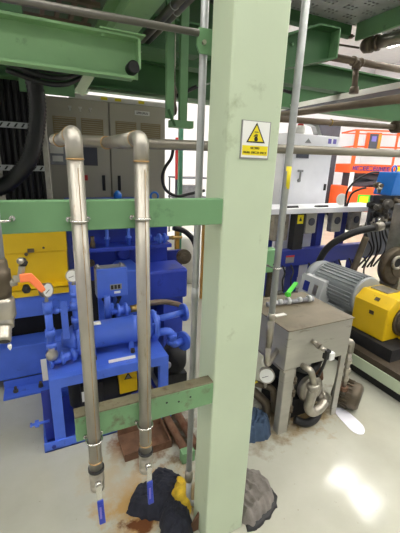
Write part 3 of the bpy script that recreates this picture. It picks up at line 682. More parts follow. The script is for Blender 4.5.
Bm2 = thing('round_motor', 'dark round motor end behind the lower channel beside the floor pipes', 'motor', (.80, 2.1, 0))
obj('body', G().lathe((.88, 2.25, .16), (-.5, -1, 0), [(0, .09), (.16, .10), (.2, .09), (.22, .05)], 20), M['dark'], Bm2)
obj('foot', G().box(.70, 2.05, 0, .90, 2.25, .075), M['dark'], Bm2)
obj('pale_cap', G().ball((.735, 2.03, .19), .03, .02, .03), M['clear'], Bm2)
# pump
Pu = thing('blue_pump', 'bright blue horizontal pump cylinder with flanges on the blue stand', 'pump', (.35, 1.95, .455))
PZ, PY = .575, 1.95
obj('barrel', G().lathe((.155, PY, PZ), (1, 0, 0), [(0, .083), (.30, .083), (.302, .087), (.325, .087), (.327, .080), (.44, .080)], 28), M['blue'], Pu)
def flange(x, r, th, parent, yy=PY, zz=PZ, n=6, mt='blue'):
    f_ = obj('flange', G().lathe((x, yy, zz), (1, 0, 0), [(0, r), (th, r)], 24), M[mt], parent)
    for k in range(n):
        a = 2*math.pi*(k+.5)/n; yy2, zz2 = yy + math.cos(a)*r*.82, zz + math.sin(a)*r*.82
        obj('flange_bolt', G().hexn((x-.012, yy2, zz2), (x+th+.012, yy2, zz2), .011), M[mt], f_)
flange(.125, .105, .028, Pu); flange(.590, .10, .026, Pu)
obj('end_cover', G().lathe((.125, PY, PZ), (-1, 0, 0), [(0, .085), (.02, .08), (.05, .05), (.075, .045), (.08, .03)], 22), M['blue'], Pu)
for xx in (.20, .43):
    obj('saddle', G().prism([(1.89, .4555), (2.01, .4555), (2.01, .52), (1.89, .52)], 'x', xx, xx+.03), M['blue'], Pu)
    obj('foot_bolt', G().hexn((xx+.015, 1.865, .4555), (xx+.015, 1.865, .478), .014), M['darksteel'], Pu)
obj('nameplate', G().add([(.285, 1.7955, .455), (.445, 1.7955, .455), (.445, 1.802, .472), (.285, 1.802, .472)], [(0, 1, 2, 3)]).box(.285, 1.797, .4555, .445, 1.81, .458), M['paper'], Pu)
obj('top_label', G().box(.20, 1.915, .655, .27, 1.95, .6615), M['paper'], Pu)
# suction manifold on the left
ml = obj('suction_pipe', G().cyl((-.01, 1.86, .56), (-.01, 1.86, .86), .020).cyl((-.01, 1.86, .66), (-.01, 1.86, .70), .027).cyl((-.01, 1.86, .58), (-.01, 1.86, .62), .028).cyl((-.01, 1.86, .80), (-.01, 1.86, .865), .025), M['blue'], Pu)
obj('cross_tube', G().cyl((-.01, 1.86, .80), (.13, 1.90, .80), .012).cyl((.02, 1.87, .80), (.04, 1.875, .80), .018).cyl((.10, 1.89, .80), (.12, 1.897, .80), .018), M['blue'], Pu)
obj('gauge_bracket', G().box(.052, 1.868, .62, .088, 1.876, .85), M['blue'], Pu, bevel=.002)
obj('cross_tube', G().cyl((.13, 1.90, .66), (.13, 1.90, .93), .016).cyl((.13, 1.90, .78), (.13, 1.90, .83), .024).cyl((.13, 1.90, .70), (.13, 1.90, .735), .026).cyl((.13, 1.90, .86), (.13, 1.90, .885), .022), M['blue'], Pu)
obj('lower_valve', G().cyl((-.03, 1.86, .50), (.12, 1.88, .515), .026).cyl((-.03, 1.86, .50), (-.015, 1.862, .5015), .038).cyl((.03, 1.868, .507), (.05, 1.87, .509), .040).cyl((.09, 1.876, .512), (.11, 1.879, .514), .038), M['blue'], Pu)
obj('valve_bonnet', G().lathe((-.012, 1.855, .53), (0, -.3, 1), [(0, .03), (.02, .034), (.04, .028), (.05, .016), (.07, .016)], 14), M['castiron'], Pu)
obj('ochre_bracket', G().box(-.075, 1.90, .36, -.045, 1.905, .50), M['whitish'], Pu)
def gauge(x, y, z, axis, r, stem, label):
    t = thing('pressure_gauge', label, 'gauge', (x, y, z - .06), None)
    ax = Vector(axis).normalized(); c = V(x, y, z)
    obj('case', G().lathe(c - ax*.015, ax, [(0, r*.9), (.004, r), (.026, r), (.028, r*1.06), (.032, r*1.06)], 24), M['castiron'], t)
    obj('dial', G().lathe(c + ax*.0165, ax, [(0, r*.9), (.001, r*.9)], 24), M['paper'], t)
    u, w_ = frame(ax); obj('pointer', G().bar(c + ax*.0185 - u*r*.2, c + ax*.0185 + u*r*.55 + w_*r*.3, .002, .003, ax), M['print_'], t)
    obj('stem', G().cyl(c - V(0, 0, r*.9), c - V(0, 0, stem), .007).hexn(c - V(0, 0, r + .012), c - V(0, 0, r + .034), .011), M['castiron'], t)
gauge(-.012, 1.86, .930, (.72, -.66, .15), .038, .066, 'pressure gauge seen nearly edge on beside the orange lever')
gauge(.132, 1.90, .985, (-.25, -1, .1), .034, .06, 'pressure gauge half hidden behind the drop pipe on the blue pump')
# junction box
Jb = thing('junction_box', 'blue junction box with grey nameplate and black cable glands above the pump', 'junction box', (.385, 2.1, .735))
obj('box', G().box(.287, 2.10, .745, .478, 2.20, .935), M['blue'], Jb, bevel=.004)
obj('rim', G().box(.284, 2.128, .742, .288, 2.20, .938).box(.284, 2.128, .933, .480, 2.20, .938), M['greyprint'], Jb)
obj('hinge', G().cyl((.30, 2.13, .938), (.30, 2.16, .952), .010), M['greyprint'], Jb); obj('hinge', G().cyl((.45, 2.13, .938), (.45, 2.16, .952), .010), M['greyprint'], Jb)
np_ = obj('nameplate', G().box(.365, 2.0975, .795, .440, 2.0998, .832), M['greyprint'], Jb)
for a in (.370, .392, .414): obj('plate_field', G().box(a, 2.0965, .800, a+.016, 2.0975, .827), M['print_'], np_)
obj('sticker', G().box(.390, 2.0975, .768, .430, 2.0998, .783), M['paper'], Jb)
for xx in (.33, .425):
    gl = obj('cable_gland', G().cyl((xx, 2.13, .745), (xx, 2.13, .715), .014).hexn((xx, 2.13, .735), (xx, 2.13, .722), .018), M['black'], Jb)
obj('back_post', G().box(.30, 2.20, .455, .34, 2.22, .90), M['blue'], Jb)
obj('back_post', G().box(.42, 2.20, .455, .46, 2.22, .90), M['blue'], Jb)
for pts in ([(.33, 2.125, .715), (.335, 2.08, .66), (.33, 2.06, .60), (.30, 2.06, .55), (.31, 2.07, .49)], [(.425, 2.125, .715), (.40, 2.11, .67), (.385, 2.11, .63), (.38, 2.12, .56), (.40, 2.12, .49)]):
    obj('gland_cable', G().tube(spline(pts), .010, 8), M['black'], label='short black cable dropping from the blue junction box', cat='cable', group='cables from the junction box')
# discharge valve and hose behind the pump
Dv = thing('flanged_valve', 'small blue flanged valve with brown hose behind the blue pump', 'valve', (.42, 2.05, .60))
obj('body', G().lathe((.36, 2.05, .665), (1, 0, 0), [(0, .02), (.03, .02), (.032, .048), (.048, .048), (.05, .03), (.08, .03), (.082, .048), (.098, .048), (.10, .02), (.13, .02)], 18), M['blue'], Dv)
obj('riser', G().cyl((.335, 2.05, .60), (.335, 2.05, .78), .020).box(.315, 2.04, .655, .375, 2.06, .72), M['blue'], Dv)
obj('hose', G().tube(spline([(.49, 2.05, .665), (.58, 2.08, .67), (.70, 2.12, .655), (.82, 2.2, .60), (.95, 2.3, .51), (1.0, 2.36, .40)]), .020, 12), M['brown'], Dv)
obj('hose_coupling', G().lathe((.48, 2.05, .665), (1, 0, 0), [(0, .024), (.05, .024), (.052, .021), (.07, .021)], 14), M['brass'], Dv)
Op = thing('outlet_pipe', 'bright blue outlet pipes with flange at the far end of the blue pump', 'pipe', (.75, 1.98, .3))
obj('upper_pipe', G().cyl((.620, 1.97, .600), (.86, 2.03, .590), .022).lathe((.616, 1.96, .600), (1, 0, 0), [(0, .035), (.03, .035)], 16), M['blue'], Op)
obj('flange', G().lathe((.845, 2.03, .59), (1, .1, 0), [(0, .062), (.02, .062)], 20), M['blue'], Op)
obj('lower_pipe', G().tube(fillet([(.616, 1.93, .525), (.73, 1.94, .515), (.735, 1.94, .40), (.84, 2.0, .385)], .045), .026, 14), M['blue'], Op)
obj('sleeve', G().lathe((.734, 1.94, .49), (0, 0, -1), [(0, .034), (.03, .034), (.032, .029), (.05, .029), (.052, .034), (.075, .034)], 16), M['blue'], Op)
obj('lower_flange', G().lathe((.83, 1.99, .387), (1, .5, 0), [(0, .07), (.022, .07)], 20), M['blue'], Op)
obj('support', G().box(.60, 2.02, .455, .68, 2.06, .56), M['blue'], Op)
# floor pipes and rusty plate
for k, (xa, xb, ya, yb_) in enumerate(((.60, .625, 2.05, 1.42), (.69, .695, 1.98, 1.42))):
    obj('floor_pipe', G().cyl((xa, ya, .032), (xb, yb_, .032), .024, n=16), M['rust'], label='rusty brown pipe lying on the floor behind the worn channel', cat='pipe', group='rusty pipes on the floor')
obj('rusty_tray', G().box(.30, 1.50, 0, .575, 1.70, .012).box(.30, 1.50, .012, .575, 1.508, .05).box(.567, 1.508, .012, .575, 1.70, .05).box(.30, 1.692, .012, .567, 1.70, .05), M['rust'], label='rusty steel tray on the floor under the worn green channel', cat='tray')
obj('green_offcut', G().box(.585, 1.36, 0, .66, 1.405, .07), M['rgreen'], bevel=.003, label='green steel offcut on the floor beside the thin conduit', cat='block')

# ================================================================== steel tank unit
Tk = thing('steel_tank', 'square stainless steel tank on angle legs beside the pale green column', 'tank', (1.45, 1.56, 0))
tx0, tx1, ty0, ty1, tz0, tz1 = 1.2, 1.7, 1.33, 1.79, .462, .715
obj('shell', G().box(tx0, ty0, tz0, tx1, ty1, tz1), M['plate'], Tk, bevel=.004)
obj('lid', G().box(tx0-.006, ty0-.006, tz1, tx1+.006, ty1+.006, tz1+.006), M['dirtysteel'], Tk, bevel=.002)
obj('bottom_rim', G().box(tx0-.004, ty0+.0, tz0-.012, tx0+.03, ty1, tz0), M['castiron'], Tk)
for (xa, ya, sx, sy) in ((tx0+.012, ty0+.002, 1, 1), (tx1-.002, ty0+.002, -1, 1), (tx0+.012, ty1-.002, 1, -1), (tx1-.002, ty1-.002, -1, -1)):
    wv = .072 if xa < 1.4 else .045
    obj('leg', G().box(xa, ya, 0, xa+sx*wv, ya+sy*.006, tz0-.001).box(xa, ya+sy*.006, 0, xa+sx*.006, ya+sy*.05, tz0-.001), M['plate'], Tk, bevel=.002)
ls = obj('level_switch', G().cyl((1.385, 1.33, .620), (1.385, 1.285, .618), .014).hexn((1.385, 1.29, .618), (1.385, 1.265, .617), .019).cyl((1.385, 1.265, .617), (1.40, 1.235, .60), .014), M['castiron'], Tk)
obj('connector', G().box(1.388, 1.215, .555, 1.425, 1.245, .612), M['black'], ls, bevel=.004); obj('white_cap', G().box(1.412, 1.205, .552, 1.446, 1.235, .598), M['paper'], ls, bevel=.004)
obj('signal_cable', G().tube(spline([(1.405, 1.23, .555), (1.415, 1.25, .49), (1.43, 1.28, .42), (1.47, 1.32, .37), (1.46, 1.36, .33)]), .009, 8), M['black'], ls)
obj('outlet_elbow', G().cyl((1.335, 1.33, .468), (1.335, 1.30, .468), .018).tube(fillet([(1.335, 1.315, .468), (1.345, 1.27, .468), (1.375, 1.265, .39), (1.378, 1.265, .36)], .04), .020, 16), M['castiron'], Tk)
# things under and beside the tank
Pm = thing('circulation_pump', 'dirty cast metal circulation pump with curved volute under the steel tank', 'pump', (1.45, 1.4, 0))
obj('inlet_union', G().lathe((1.378, 1.265, .372), (0, 0, -1), [(0, .026), (.01, .036), (.035, .036), (.045, .028), (.06, .028)], 16), M['castiron'], Pm)
obj('inlet_pipe', G().tube(spline([(1.378, 1.265, .325), (1.376, 1.27, .26), (1.382, 1.28, .19), (1.43, 1.29, .135), (1.50, 1.30, .13), (1.56, 1.32, .15)]), .029, 18), M['castiron'], Pm)
obj('volute', G().ring((1.485, 1.39, .225), (0, 1, 0), .060, .036, 28, 12), M['castiron'], Pm)
obj('front_cover', G().lathe((1.485, 1.40, .225), (0, -1, 0), [(0, .085), (.03, .06), (.04, .055), (.042, .03), (.055, .03)], 22), M['castiron'], Pm)
obj('outlet_neck', G().lathe((1.545, 1.38, .15), (1, -.1, -.1), [(0, .03), (.03, .03), (.032, .042), (.05, .042), (.052, .026), (.08, .026)], 16), M['castiron'], Pm)
obj('motor_body', G().cyl((1.485, 1.42, .225), (1.47, 1.72, .225), .085, n=20), M['dark'], Pm)
obj('base', G().box(1.36, 1.42, 0, 1.58, 1.72, .135), M['dark'], Pm)
obj('rusty_fitting', G().cyl((1.57, 1.42, .32), (1.61, 1.44, .24), .028).cyl((1.565, 1.41, .35), (1.57, 1.42, .31), .008), M['rust'], Pm)
g = G().tube(spline([(1.27, 1.42, .40), (1.34, 1.42, .41), (1.42, 1.40, .38), (1.50, 1.40, .36), (1.58, 1.44, .40), (1.62, 1.5, .43)]), .028, 12)
obj('black_hose', g, M['black'], label='black hose running under the tank above the circulation pump', cat='hose')
g = G().tube(spline([(1.36, 1.36, .045), (1.42, 1.32, .03), (1.50, 1.325, .03), (1.58, 1.37, .04)]), .026, 12)
obj('black_hose', g, M['black'], label='black hose end curled on the floor under the circulation pump', cat='hose')
Sv = thing('side_valves', 'small grey valve stack beside the broad front tank leg', 'valve', (1.315, 1.36, .0))
obj('pipe', G().cyl((1.318, 1.37, .03), (1.312, 1.37, .44), .012), M['castiron'], Sv)
for zz in (.12, .24, .33): obj('fitting', G().lathe((1.315, 1.37, zz), (0, 0, 1), [(0, .018), (.012, .024), (.03, .024), (.042, .018)], 12).cyl((1.315, 1.37, zz+.02), (1.30, 1.335, zz+.02), .010), M['darksteel'], Sv)
Sp = thing('fitting_stack', 'stack of corroded pipe fittings rising beside the narrow front tank leg', 'pipe', (1.745, 1.345, .1))
obj('pipe', G().cyl((1.748, 1.345, .12), (1.742, 1.345, .50), .015), M['castiron'], Sp)
obj('elbow', G().tube(fillet([(1.742, 1.345, .46), (1.742, 1.345, .535), (1.702, 1.36, .535)], .03), .022, 14), M['castiron'], Sp)
for zz, r_ in ((.17, .030), (.25, .023), (.31, .025), (.38, .023)): obj('nut', G().hexn((1.746, 1.345, zz), (1.746, 1.345, zz+.028), r_), M['rust' if zz < .2 else 'castiron'], Sp)
Mo = thing('pump_motor', 'small grey brown motor with round fan cowl on the floor beside the tank leg', 'motor', (1.84, 1.40, 0))
a0 = V(1.775, 1.45, .115); ax = (V(1.87, 1.29, .098) - a0).normalized()
obj('body', G().lathe(a0, ax, [(0, .06), (.03, .085), (.11, .088), (.12, .095), (.16, .095), (.18, .08)], 24), M['darksteel'], Mo)
obj('fan_cowl', G().lathe(a0 + ax*.18, ax, [(0, .08), (.006, .07)], 24), M['tubegrey'], Mo)
g = G(); u, w_ = frame(ax)
for k in range(20):
    a = 2*math.pi*k/20; rd = u*math.cos(a) + w_*math.sin(a); c_ = a0 + rd*.092
    g.bar(c_ + ax*.03, c_ + ax*.12, .006, .012, rd)
obj('cooling_fins', g, M['darksteel'], Mo, kind='stuff')
obj('foot', G().box(1.79, 1.34, 0, 1.86, 1.42, .035), M['darksteel'], Mo)
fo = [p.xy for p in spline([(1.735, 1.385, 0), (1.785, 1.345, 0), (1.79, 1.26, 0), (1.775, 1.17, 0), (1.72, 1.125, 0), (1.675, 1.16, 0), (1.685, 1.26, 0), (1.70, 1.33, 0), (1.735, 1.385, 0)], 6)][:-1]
g = G().prism([tuple(p) for p in fo][::-1], 'z', .0005, .003)  # thin white sheet shaped and coloured as a bright reflection on the floor
obj('reflection_patch', g, mat('white reflection', (240, 238, 248), .15, var=.03), label='white patch painted as a light reflection on the floor by the narrow tank leg', cat='glare')
gauge(1.155, 1.43, .385, (-.55, -.85, .25), .047, .09, 'white dial pressure gauge under the side of the steel tank')
Pg = thing('side_pipework', 'dark pipework with yellow tag beside the steel tank', 'pipe', (1.1, 1.5, .1))
obj('pipe', G().tube(fillet([(1.03, 1.50, .33), (1.155, 1.45, .30), (1.21, 1.42, .28), (1.24, 1.42, .10)], .04), .02, 12), M['darksteel'], Pg)
obj('pipe', G().tube(fillet([(1.0, 1.60, .20), (1.10, 1.52, .25), (1.2, 1.45, .15), (1.2, 1.45, .02)], .05), .028, 12), M['darksteel'], Pg)
obj('tag', G().box(1.075, 1.455, .318, 1.115, 1.475, .33), M['yellowsign'], Pg)
obj('block', G().box(1.0, 1.55, .0, 1.16, 1.72, .42), M['navy'], Pg, bevel=.005)
# on the tank lid
Hv = thing('hose_valve', 'clear plastic hose valve with bright green lever lying on the tank lid', 'valve', (1.42, 1.62, .721))
obj('hose', G().cyl((1.28, 1.655, .738), (1.64, 1.625, .738), .0155, n=14), M['clear'], Hv)
for xx, r_ in ((1.33, .0165), (1.37, .018), (1.43, .024), (1.52, .018), (1.595, .023)): obj('collar', G().cyl((xx, 1.654-(xx-1.3)*.09, .7445), (xx+.022, 1.652-(xx-1.3)*.09, .7445), r_, n=14), M['boxgrey'], Hv)
obj('lever', G().box(1.425, 1.635, .775, 1.455, 1.665, .80).bar((1.43, 1.64, .80), (1.58, 1.74, .822), .028, .014), M['lime'], Hv, bevel=.003, label='bright green lever')
obj('tape', G().box(1.24, 1.50, .7215, 1.32, 1.53, .727), M['whitish'], label='strip of white tape lying on the tank lid near the conduit', cat='tape')

# ================================================================== cloths on the floor
def cloth(name, outline, H_, m_, seed, label=None, rings=26, fold=.6, ang=.6, parent=None, z0=0.0):
    pts = spline([(a, b, 0) for a, b in outline] + [(outline[0][0], outline[0][1], 0)], 12)[:-1]; n = len(pts)
    cx_ = sum(p.x for p in pts)/n; cy_ = sum(p.y for p in pts)/n
    ca, sa = math.cos(ang), math.sin(ang); vs_ = []; fs = []
    for j in range(rings + 1):
        t = j/rings
        for k in range(n):
            p = pts[k]; x = cx_ + (p.x-cx_)*t; y = cy_ + (p.y-cy_)*t
            u, v = x*ca + y*sa, -x*sa + y*ca
            wob = .035*noise.noise(V(u*7, v*7, seed))
            r1 = 1 - abs(noise.noise(V((u+wob)*34 + seed, v*9, seed)))*2.2
            r2 = 1 - abs(noise.noise(V(u*14, (v+wob)*40, seed + 4)))*2.2
            lump = noise.noise(V(x*8 + seed, y*8, seed + 2))
            h = H_*(1 - t**4)*(.60 + .45*lump) + fold*H_*(.30*r1 + .18*r2)*(1 - t**8) + .008
            if j == rings: h = .001
            x += .010*noise.noise(V(x*30, y*30, seed+5)) + .008*noise.noise(V(p.x*60, p.y*60, seed))*t
            y += .010*noise.noise(V(x*30, y*30, seed+9)) + .008*noise.noise(V(p.x*60, p.y*60, seed+3))*t
            vs_.append((x, y, z0 + max(h, .001)))
    for j in range(rings):
        for k in range(n):
            k2 = (k+1) % n; fs.append((j*n+k, (j+1)*n+k, (j+1)*n+k2, j*n+k2))
    g = G().add(vs_, fs, True)
    return obj(name, g, m_, parent=parent) if parent else obj(name, g, m_, label=label, cat='cloth')
Jk = thing('work_jacket', 'dark navy work jacket with a yellow panel crumpled on the floor', 'jacket', (.42, 1.2, 0))
cloth('body', [(.238, 1.215), (.30, 1.30), (.375, 1.32), (.44, 1.385), (.51, 1.345), (.555, 1.26), (.50, 1.20), (.46, 1.13), (.39, 1.11), (.31, 1.15)], .075, M['denim'], 3.1, ang=.9, parent=Jk)
cloth('yellow_panel', [(.455, 1.185), (.515, 1.275), (.555, 1.235), (.545, 1.15), (.51, 1.08), (.45, 1.10)], .085, M['ycloth'], 6.2, ang=1.3, parent=Jk, z0=.012)
cloth('sleeve', [(.37, 1.14), (.43, 1.18), (.50, 1.12), (.505, 1.04), (.46, .93), (.37, .94), (.35, 1.04)], .09, M['denim'], 8.7, ang=1.4, parent=Jk, z0=.005)
Rg = thing('grey_rag', 'crumpled grey rag with black hem on the floor against the pale green column', 'cloth', (.85, 1.05, 0))
cloth('fabric', [(.775, 1.16), (.86, 1.19), (.92, 1.14), (.945, 1.05), (.91, .97), (.83, .935), (.735, .925), (.73, 1.05)], .085, M['gcloth'], 2.4, ang=.3, parent=Rg, z0=.006)
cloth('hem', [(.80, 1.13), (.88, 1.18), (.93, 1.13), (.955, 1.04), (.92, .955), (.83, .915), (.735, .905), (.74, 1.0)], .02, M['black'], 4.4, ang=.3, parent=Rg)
cloth('blue_rag', [(.98, 1.36), (1.06, 1.33), (1.15, 1.335), (1.205, 1.40), (1.19, 1.50), (1.05, 1.53), (.95, 1.48)], .20, M['bcloth'], 5.5, 'slate blue cloth heap on the floor beside the tank leg', fold=.35)

# ================================================================== machine on the right
Rm = thing('gear_machine', 'long machine base with pale green edge rail and dark oily bed', 'machine', (2.7, 1.5, 0))
obj('plinth', G().box(2.225, -.6, 0, 3.3, 2.5, .078), M['black'], Rm)
obj('edge_rail', G().box(2.19, -.6, .078, 2.225, 2.5, .168), M['col'], Rm, bevel=.003)
obj('bed', G().box(2.225, -.6, .078, 3.3, 2.5, .20), M['machine'], Rm)
obj('bed_curb', G().box(2.20, -.6, .168, 2.26, 2.5, .215), M['machine'], Rm)
obj('motor_stool', G().box(2.30, 1.42, .20, 2.75, 2.48, .30), M['dark'], Rm)
Gm = thing('geared_motor', 'grey finned electric motor coupled to a yellow gearbox on the right machine', 'motor', (2.5, 1.9, .3))
mx, mz = 2.50, .545
obj('motor_body', G().lathe((mx, 1.86, mz), (0, 1, 0), [(0, .165), (.02, .172), (.03, .158), (.50, .158), (.502, .172), (.56, .172), (.62, .15)], 28), M['motor'], Gm)
g = G()
for k in range(30):
    a = 2*math.pi*k/30; ux, uz = math.cos(a), math.sin(a)
    g.bar((mx+ux*.165, 1.90, mz+uz*.165), (mx+ux*.165, 2.34, mz+uz*.165), .006, .024, (ux, 0, uz))
obj('cooling_fins', g, M['motor'], Gm, kind='stuff')
tb = obj('terminal_box', G().prism([(2.25, .40), (2.38, .38), (2.42, .50), (2.38, .61), (2.285, .60)], 'y', 2.16, 2.42), M['boxgrey'], Gm, bevel=.012)
obj('terminal_lid', G().prism([(2.238, .392), (2.250, .390), (2.289, .610), (2.277, .612)], 'y', 2.15, 2.43), M['boxgrey'], tb, bevel=.003)
obj('nameplate', G().prism([(2.246, .46), (2.252, .46), (2.270, .555), (2.264, .555)], 'y', 2.31, 2.38), M['navy'], tb)
obj('side_plate', G().prism([(2.246, .46), (2.252, .46), (2.270, .555), (2.264, .555)], 'y', 2.20, 2.25), M['castiron'], tb)
obj('foot', G().box(2.36, 1.95, .30, 2.64, 2.30, .40), M['motor'], Gm)
gb = obj('gearbox', G().prism([(2.345, .302), (2.705, .302), (2.705, .56), (2.645, .645), (2.425, .645), (2.345, .57)], 'y', 1.54, 1.86), M['yellow'], Gm, bevel=.012)
obj('top_plate', G().box(2.465, 1.66, .646, 2.605, 1.82, .656), M['castiron'], gb, bevel=.003)
obj('data_plate', G().bar((2.383, 1.66, .609), (2.383, 1.70, .609), .004, .03, (.7, 0, .7)), M['darksteel'], gb)
obj('data_plate', G().bar((2.343, 1.66, .50), (2.343, 1.70, .50), .004, .03), M['darksteel'], gb)
obj('shaft_housing', G().lathe((2.545, 1.54, .46), (0, -1, 0), [(0, .13), (.02, .13), (.022, .10), (.06, .10), (.062, .05), (.16, .05)], 22), M['darksteel'], Gm)
obj('shaft_nut', G().hexn((2.545, 1.40, .46), (2.545, 1.36, .46), .05), M['brass'], Gm)
obj('yellow_lug', G().box(2.52, 1.42, .302, 2.66, 1.54, .42), M['yellow'], Gm, bevel=.008)
# upright press frame at the right edge with round port
Pf = thing('press_frame', 'dark steel upright frame with a round grey housing and open port', 'machine', (3.0, 2.1, .2))
obj('upright', G().box(3.02, 1.95, .2, 3.16, 2.15, 1.30), M['castiron'], Pf, bevel=.004)
obj('upright', G().box(3.30, 1.80, .2, 3.5, 2.1, 1.75), M['darksteel'], Pf, bevel=.004)
obj('round_housing', G().lathe((3.03, 2.04, .73), (-.15, -1, 0), [(0, .19), (.05, .19), (.07, .17), (.08, .10), (.09, .10)], 30), M['darksteel'], Pf)
obj('port_ring', G().ring((2.925, 1.935, .79), (-.15, -1, 0), .055, .014, 24, 8), M['castiron'], Pf)
obj('port_bore', G().lathe((2.925, 1.955, .79), (-.15, -1, 0), [(0, .052), (.02, .052)], 20), M['black'], Pf)
obj('curved_strut', G().tube(spline([(2.72, 2.15, 1.0), (2.66, 2.15, .80), (2.62, 2.15, .62), (2.64, 2.15, .40)]), .03, 10), M['darksteel'], Pf)
obj('blue_foot', G().box(2.78, 2.52, 0, 3.3, 2.75, .36), M['mblue'], Pf, bevel=.006)
obj('arc_hose', G().tube(spline([(2.56, 2.58, .034), (2.55, 2.56, .28), (2.55, 2.55, .53), (2.555, 2.44, .83), (2.70, 2.28, 1.015), (3.02, 2.2, 1.08), (3.3, 2.2, 1.10)], 10), .034, 14), M['hose'], label='thick black hose arching over the grey motor', cat='hose')
Hc = thing('hose_clamp', 'steel clamp on the thick black hose beside the press frame', 'clamp', (2.95, 2.2, 1.03))
obj('band', G().cyl((2.88, 2.2, 1.072), (2.97, 2.2, 1.082), .042, n=20), M['castiron'], Hc)
obj('bolt', G().cyl((2.92, 2.2, 1.12), (2.92, 2.2, 1.16), .012), M['shiny'], Hc)
# hydraulic block with blue motor
Hb = thing('hydraulic_block', 'dark hydraulic manifold with many fittings under a bright blue motor', 'manifold', (3.3, 2.65, 1.0))
obj('mounting_plate', G().box(3.44, 2.72, .6, 4.1, 2.76, 1.32), M['charcoal'], Hb)
bm_ = obj('blue_motor', G().prism([(3.42, 1.335), (3.64, 1.335), (3.61, 1.58), (3.46, 1.58)], 'y', 2.50, 2.72), M['cyanb'], Hb, bevel=.01)
obj('blue_motor', G().lathe((3.62, 2.6, 1.46), (1, 0, 0), [(0, .13), (.5, .13)], 20), M['cyanb'], Hb)
obj('eye_bolt', G().ring((3.54, 2.6, 1.61), (0, 1, 0), .035, .010, 18, 8), M['cyanb'], bm_)
random.seed(11)
for k in range(34):
    xx = random.uniform(3.20, 3.95); zz = random.uniform(.95, 1.46 if xx < 3.36 else 1.28); yy = random.uniform(2.50, 2.68); dr = random.choice([(0, -1, 0), (0, 0, 1), (1, 0, 0), (-.5, -1, .2)])
    r_ = random.uniform(.018, .04)
    obj('fitting', G().lathe((xx, yy, zz), dr, [(0, r_), (.03, r_), (.032, r_*1.4), (.055, r_*1.4), (.057, r_*.8), (.10, r_*.8)], 10), M[random.choice(['darksteel', 'darksteel', 'castiron', 'dark', 'tubegrey'])], Hb)
for k in range(7):
    xa = 3.18 + .06*k
    obj('tube_line', G().tube(spline([(xa, 2.55, 1.05), (xa - .06 + .03*random.random(), 2.46, .92), (xa + .05*random.uniform(-1, 1), 2.44, .76), (xa + .1*random.uniform(-1, 1), 2.5, .55)]), .010, 8), M['black'], Hb)
for k, pts in enumerate(([(3.50, 2.745, 1.57), (3.38, 2.76, 1.56), (3.24, 2.80, 1.49), (3.18, 2.86, 1.36), (3.30, 2.97, 1.175)], [(3.36, 2.77, 1.40), (3.30, 2.80, 1.38), (3.25, 2.86, 1.32), (3.34, 2.98, 1.175)])):
    obj('black_cable', G().tube(spline(pts), .012, 8), M['black'], label='black cable arching from the hydraulic block down to the white tray', cat='cable', group='cables over the white tray')

# ================================================================== cooling line behind
Cl = thing('cooling_line', 'navy framed machine line with a long white tray top', 'machine', (3.0, 3.0, 0))
obj('tray_top', G().box(1.95, 2.92, 1.105, 3.95, 3.30, 1.165), M['white'], Cl, bevel=.006)
obj('long_beam', G().box(1.85, 2.95, .495, 3.90, 3.05, .69), M['navy'], Cl, bevel=.006)
for xx in (2.28, 2.72, 3.02, 3.40): obj('upright', G().box(xx, 3.08, .3, xx+.09, 3.16, 1.105), M['navy'], Cl)
for xx in (2.24, 2.62, 3.18, 3.62): obj('leg', G().box(xx, 2.99, 0, xx+.10, 3.10, .495), M['navy'], Cl, bevel=.003)
obj('foot_rail', G().box(1.85, 2.80, .16, 3.55, 2.86, .22), M['darksteel'], Cl, bevel=.004)
for xx in (2.0, 2.5, 3.0, 3.45): obj('foot_bracket', G().box(xx, 2.80, 0, xx+.03, 3.0, .16), M['darksteel'], Cl)
for k, (xa, xb, mt) in enumerate(((2.12, 2.24, 'brown'), (2.30, 2.50, 'castiron'), (2.74, 2.90, 'plate'), (3.14, 3.30, 'plate'), (3.46, 3.62, 'castiron'))):
    p_ = obj('roller_unit', G().box(xa, 2.98, .80 if k < 2 else .86, xb, 3.06, 1.103), M[mt], Cl, bevel=.012)
    obj('oval_cover', G().lathe(((xa+xb)/2, 2.98, 1.0), (0, -1, 0), [(0, .045), (.01, .045), (.012, .035)], 16), M['charcoal'], p_)
obj('warning_plate', G().box(2.585, 2.945, .99, 2.665, 2.95, 1.09), M['yellowsign'], Cl)
obj('warning_mark', G().prism([(2.605, 1.02), (2.645, 1.02), (2.625, 1.07)], 'y', 2.943, 2.9455), M['print_'], Cl)
obj('dark_upright', G().box(2.56, 2.952, .69, 2.70, 3.04, 1.105), M['dark'], Cl)
obj('plate_label', G().box(2.48, 2.946, .54, 2.60, 2.949, .63), M['greyprint'], Cl)
obj('plate_label', G().box(2.48, 2.9455, .61, 2.60, 2.9465, .63), M['red'], Cl)
for xx in (2.42, 2.86): obj('slot', G().cyl((xx, 2.99, 1.1655), (xx+.18, 2.99, 1.167), .02, n=8), M['dark'], Cl)
for xx in (2.05, 2.16, 2.44, 2.56, 2.82, 2.98, 3.10, 3.30, 3.48, 3.74):
    obj('hanging_tube', G().tube(spline([(xx, 2.94, .52), (xx+.01, 2.90, .44), (xx-.03, 2.88, .36), (xx-.02, 2.86, .24)]), .010, 6), M['black'], Cl)
mc = thing('mint_container', 'mint green plastic container on a stand behind the light grey conduit', 'container', (2.05, 2.75, 0))
mint = mat('mint plastic', (134, 186, 132), .4, var=.05)
obj('body', G().prism([(1.86, .56), (2.12, .56), (2.14, .60), (2.14, .80), (1.86, .82)], 'y', 2.66, 2.78), mint, mc, bevel=.015)
obj('stand', G().box(1.88, 2.70, 0, 1.92, 2.74, .56), M['darksteel'], mc)
obj('stand', G().box(2.08, 2.70, 0, 2.12, 2.74, .56), M['darksteel'], mc)
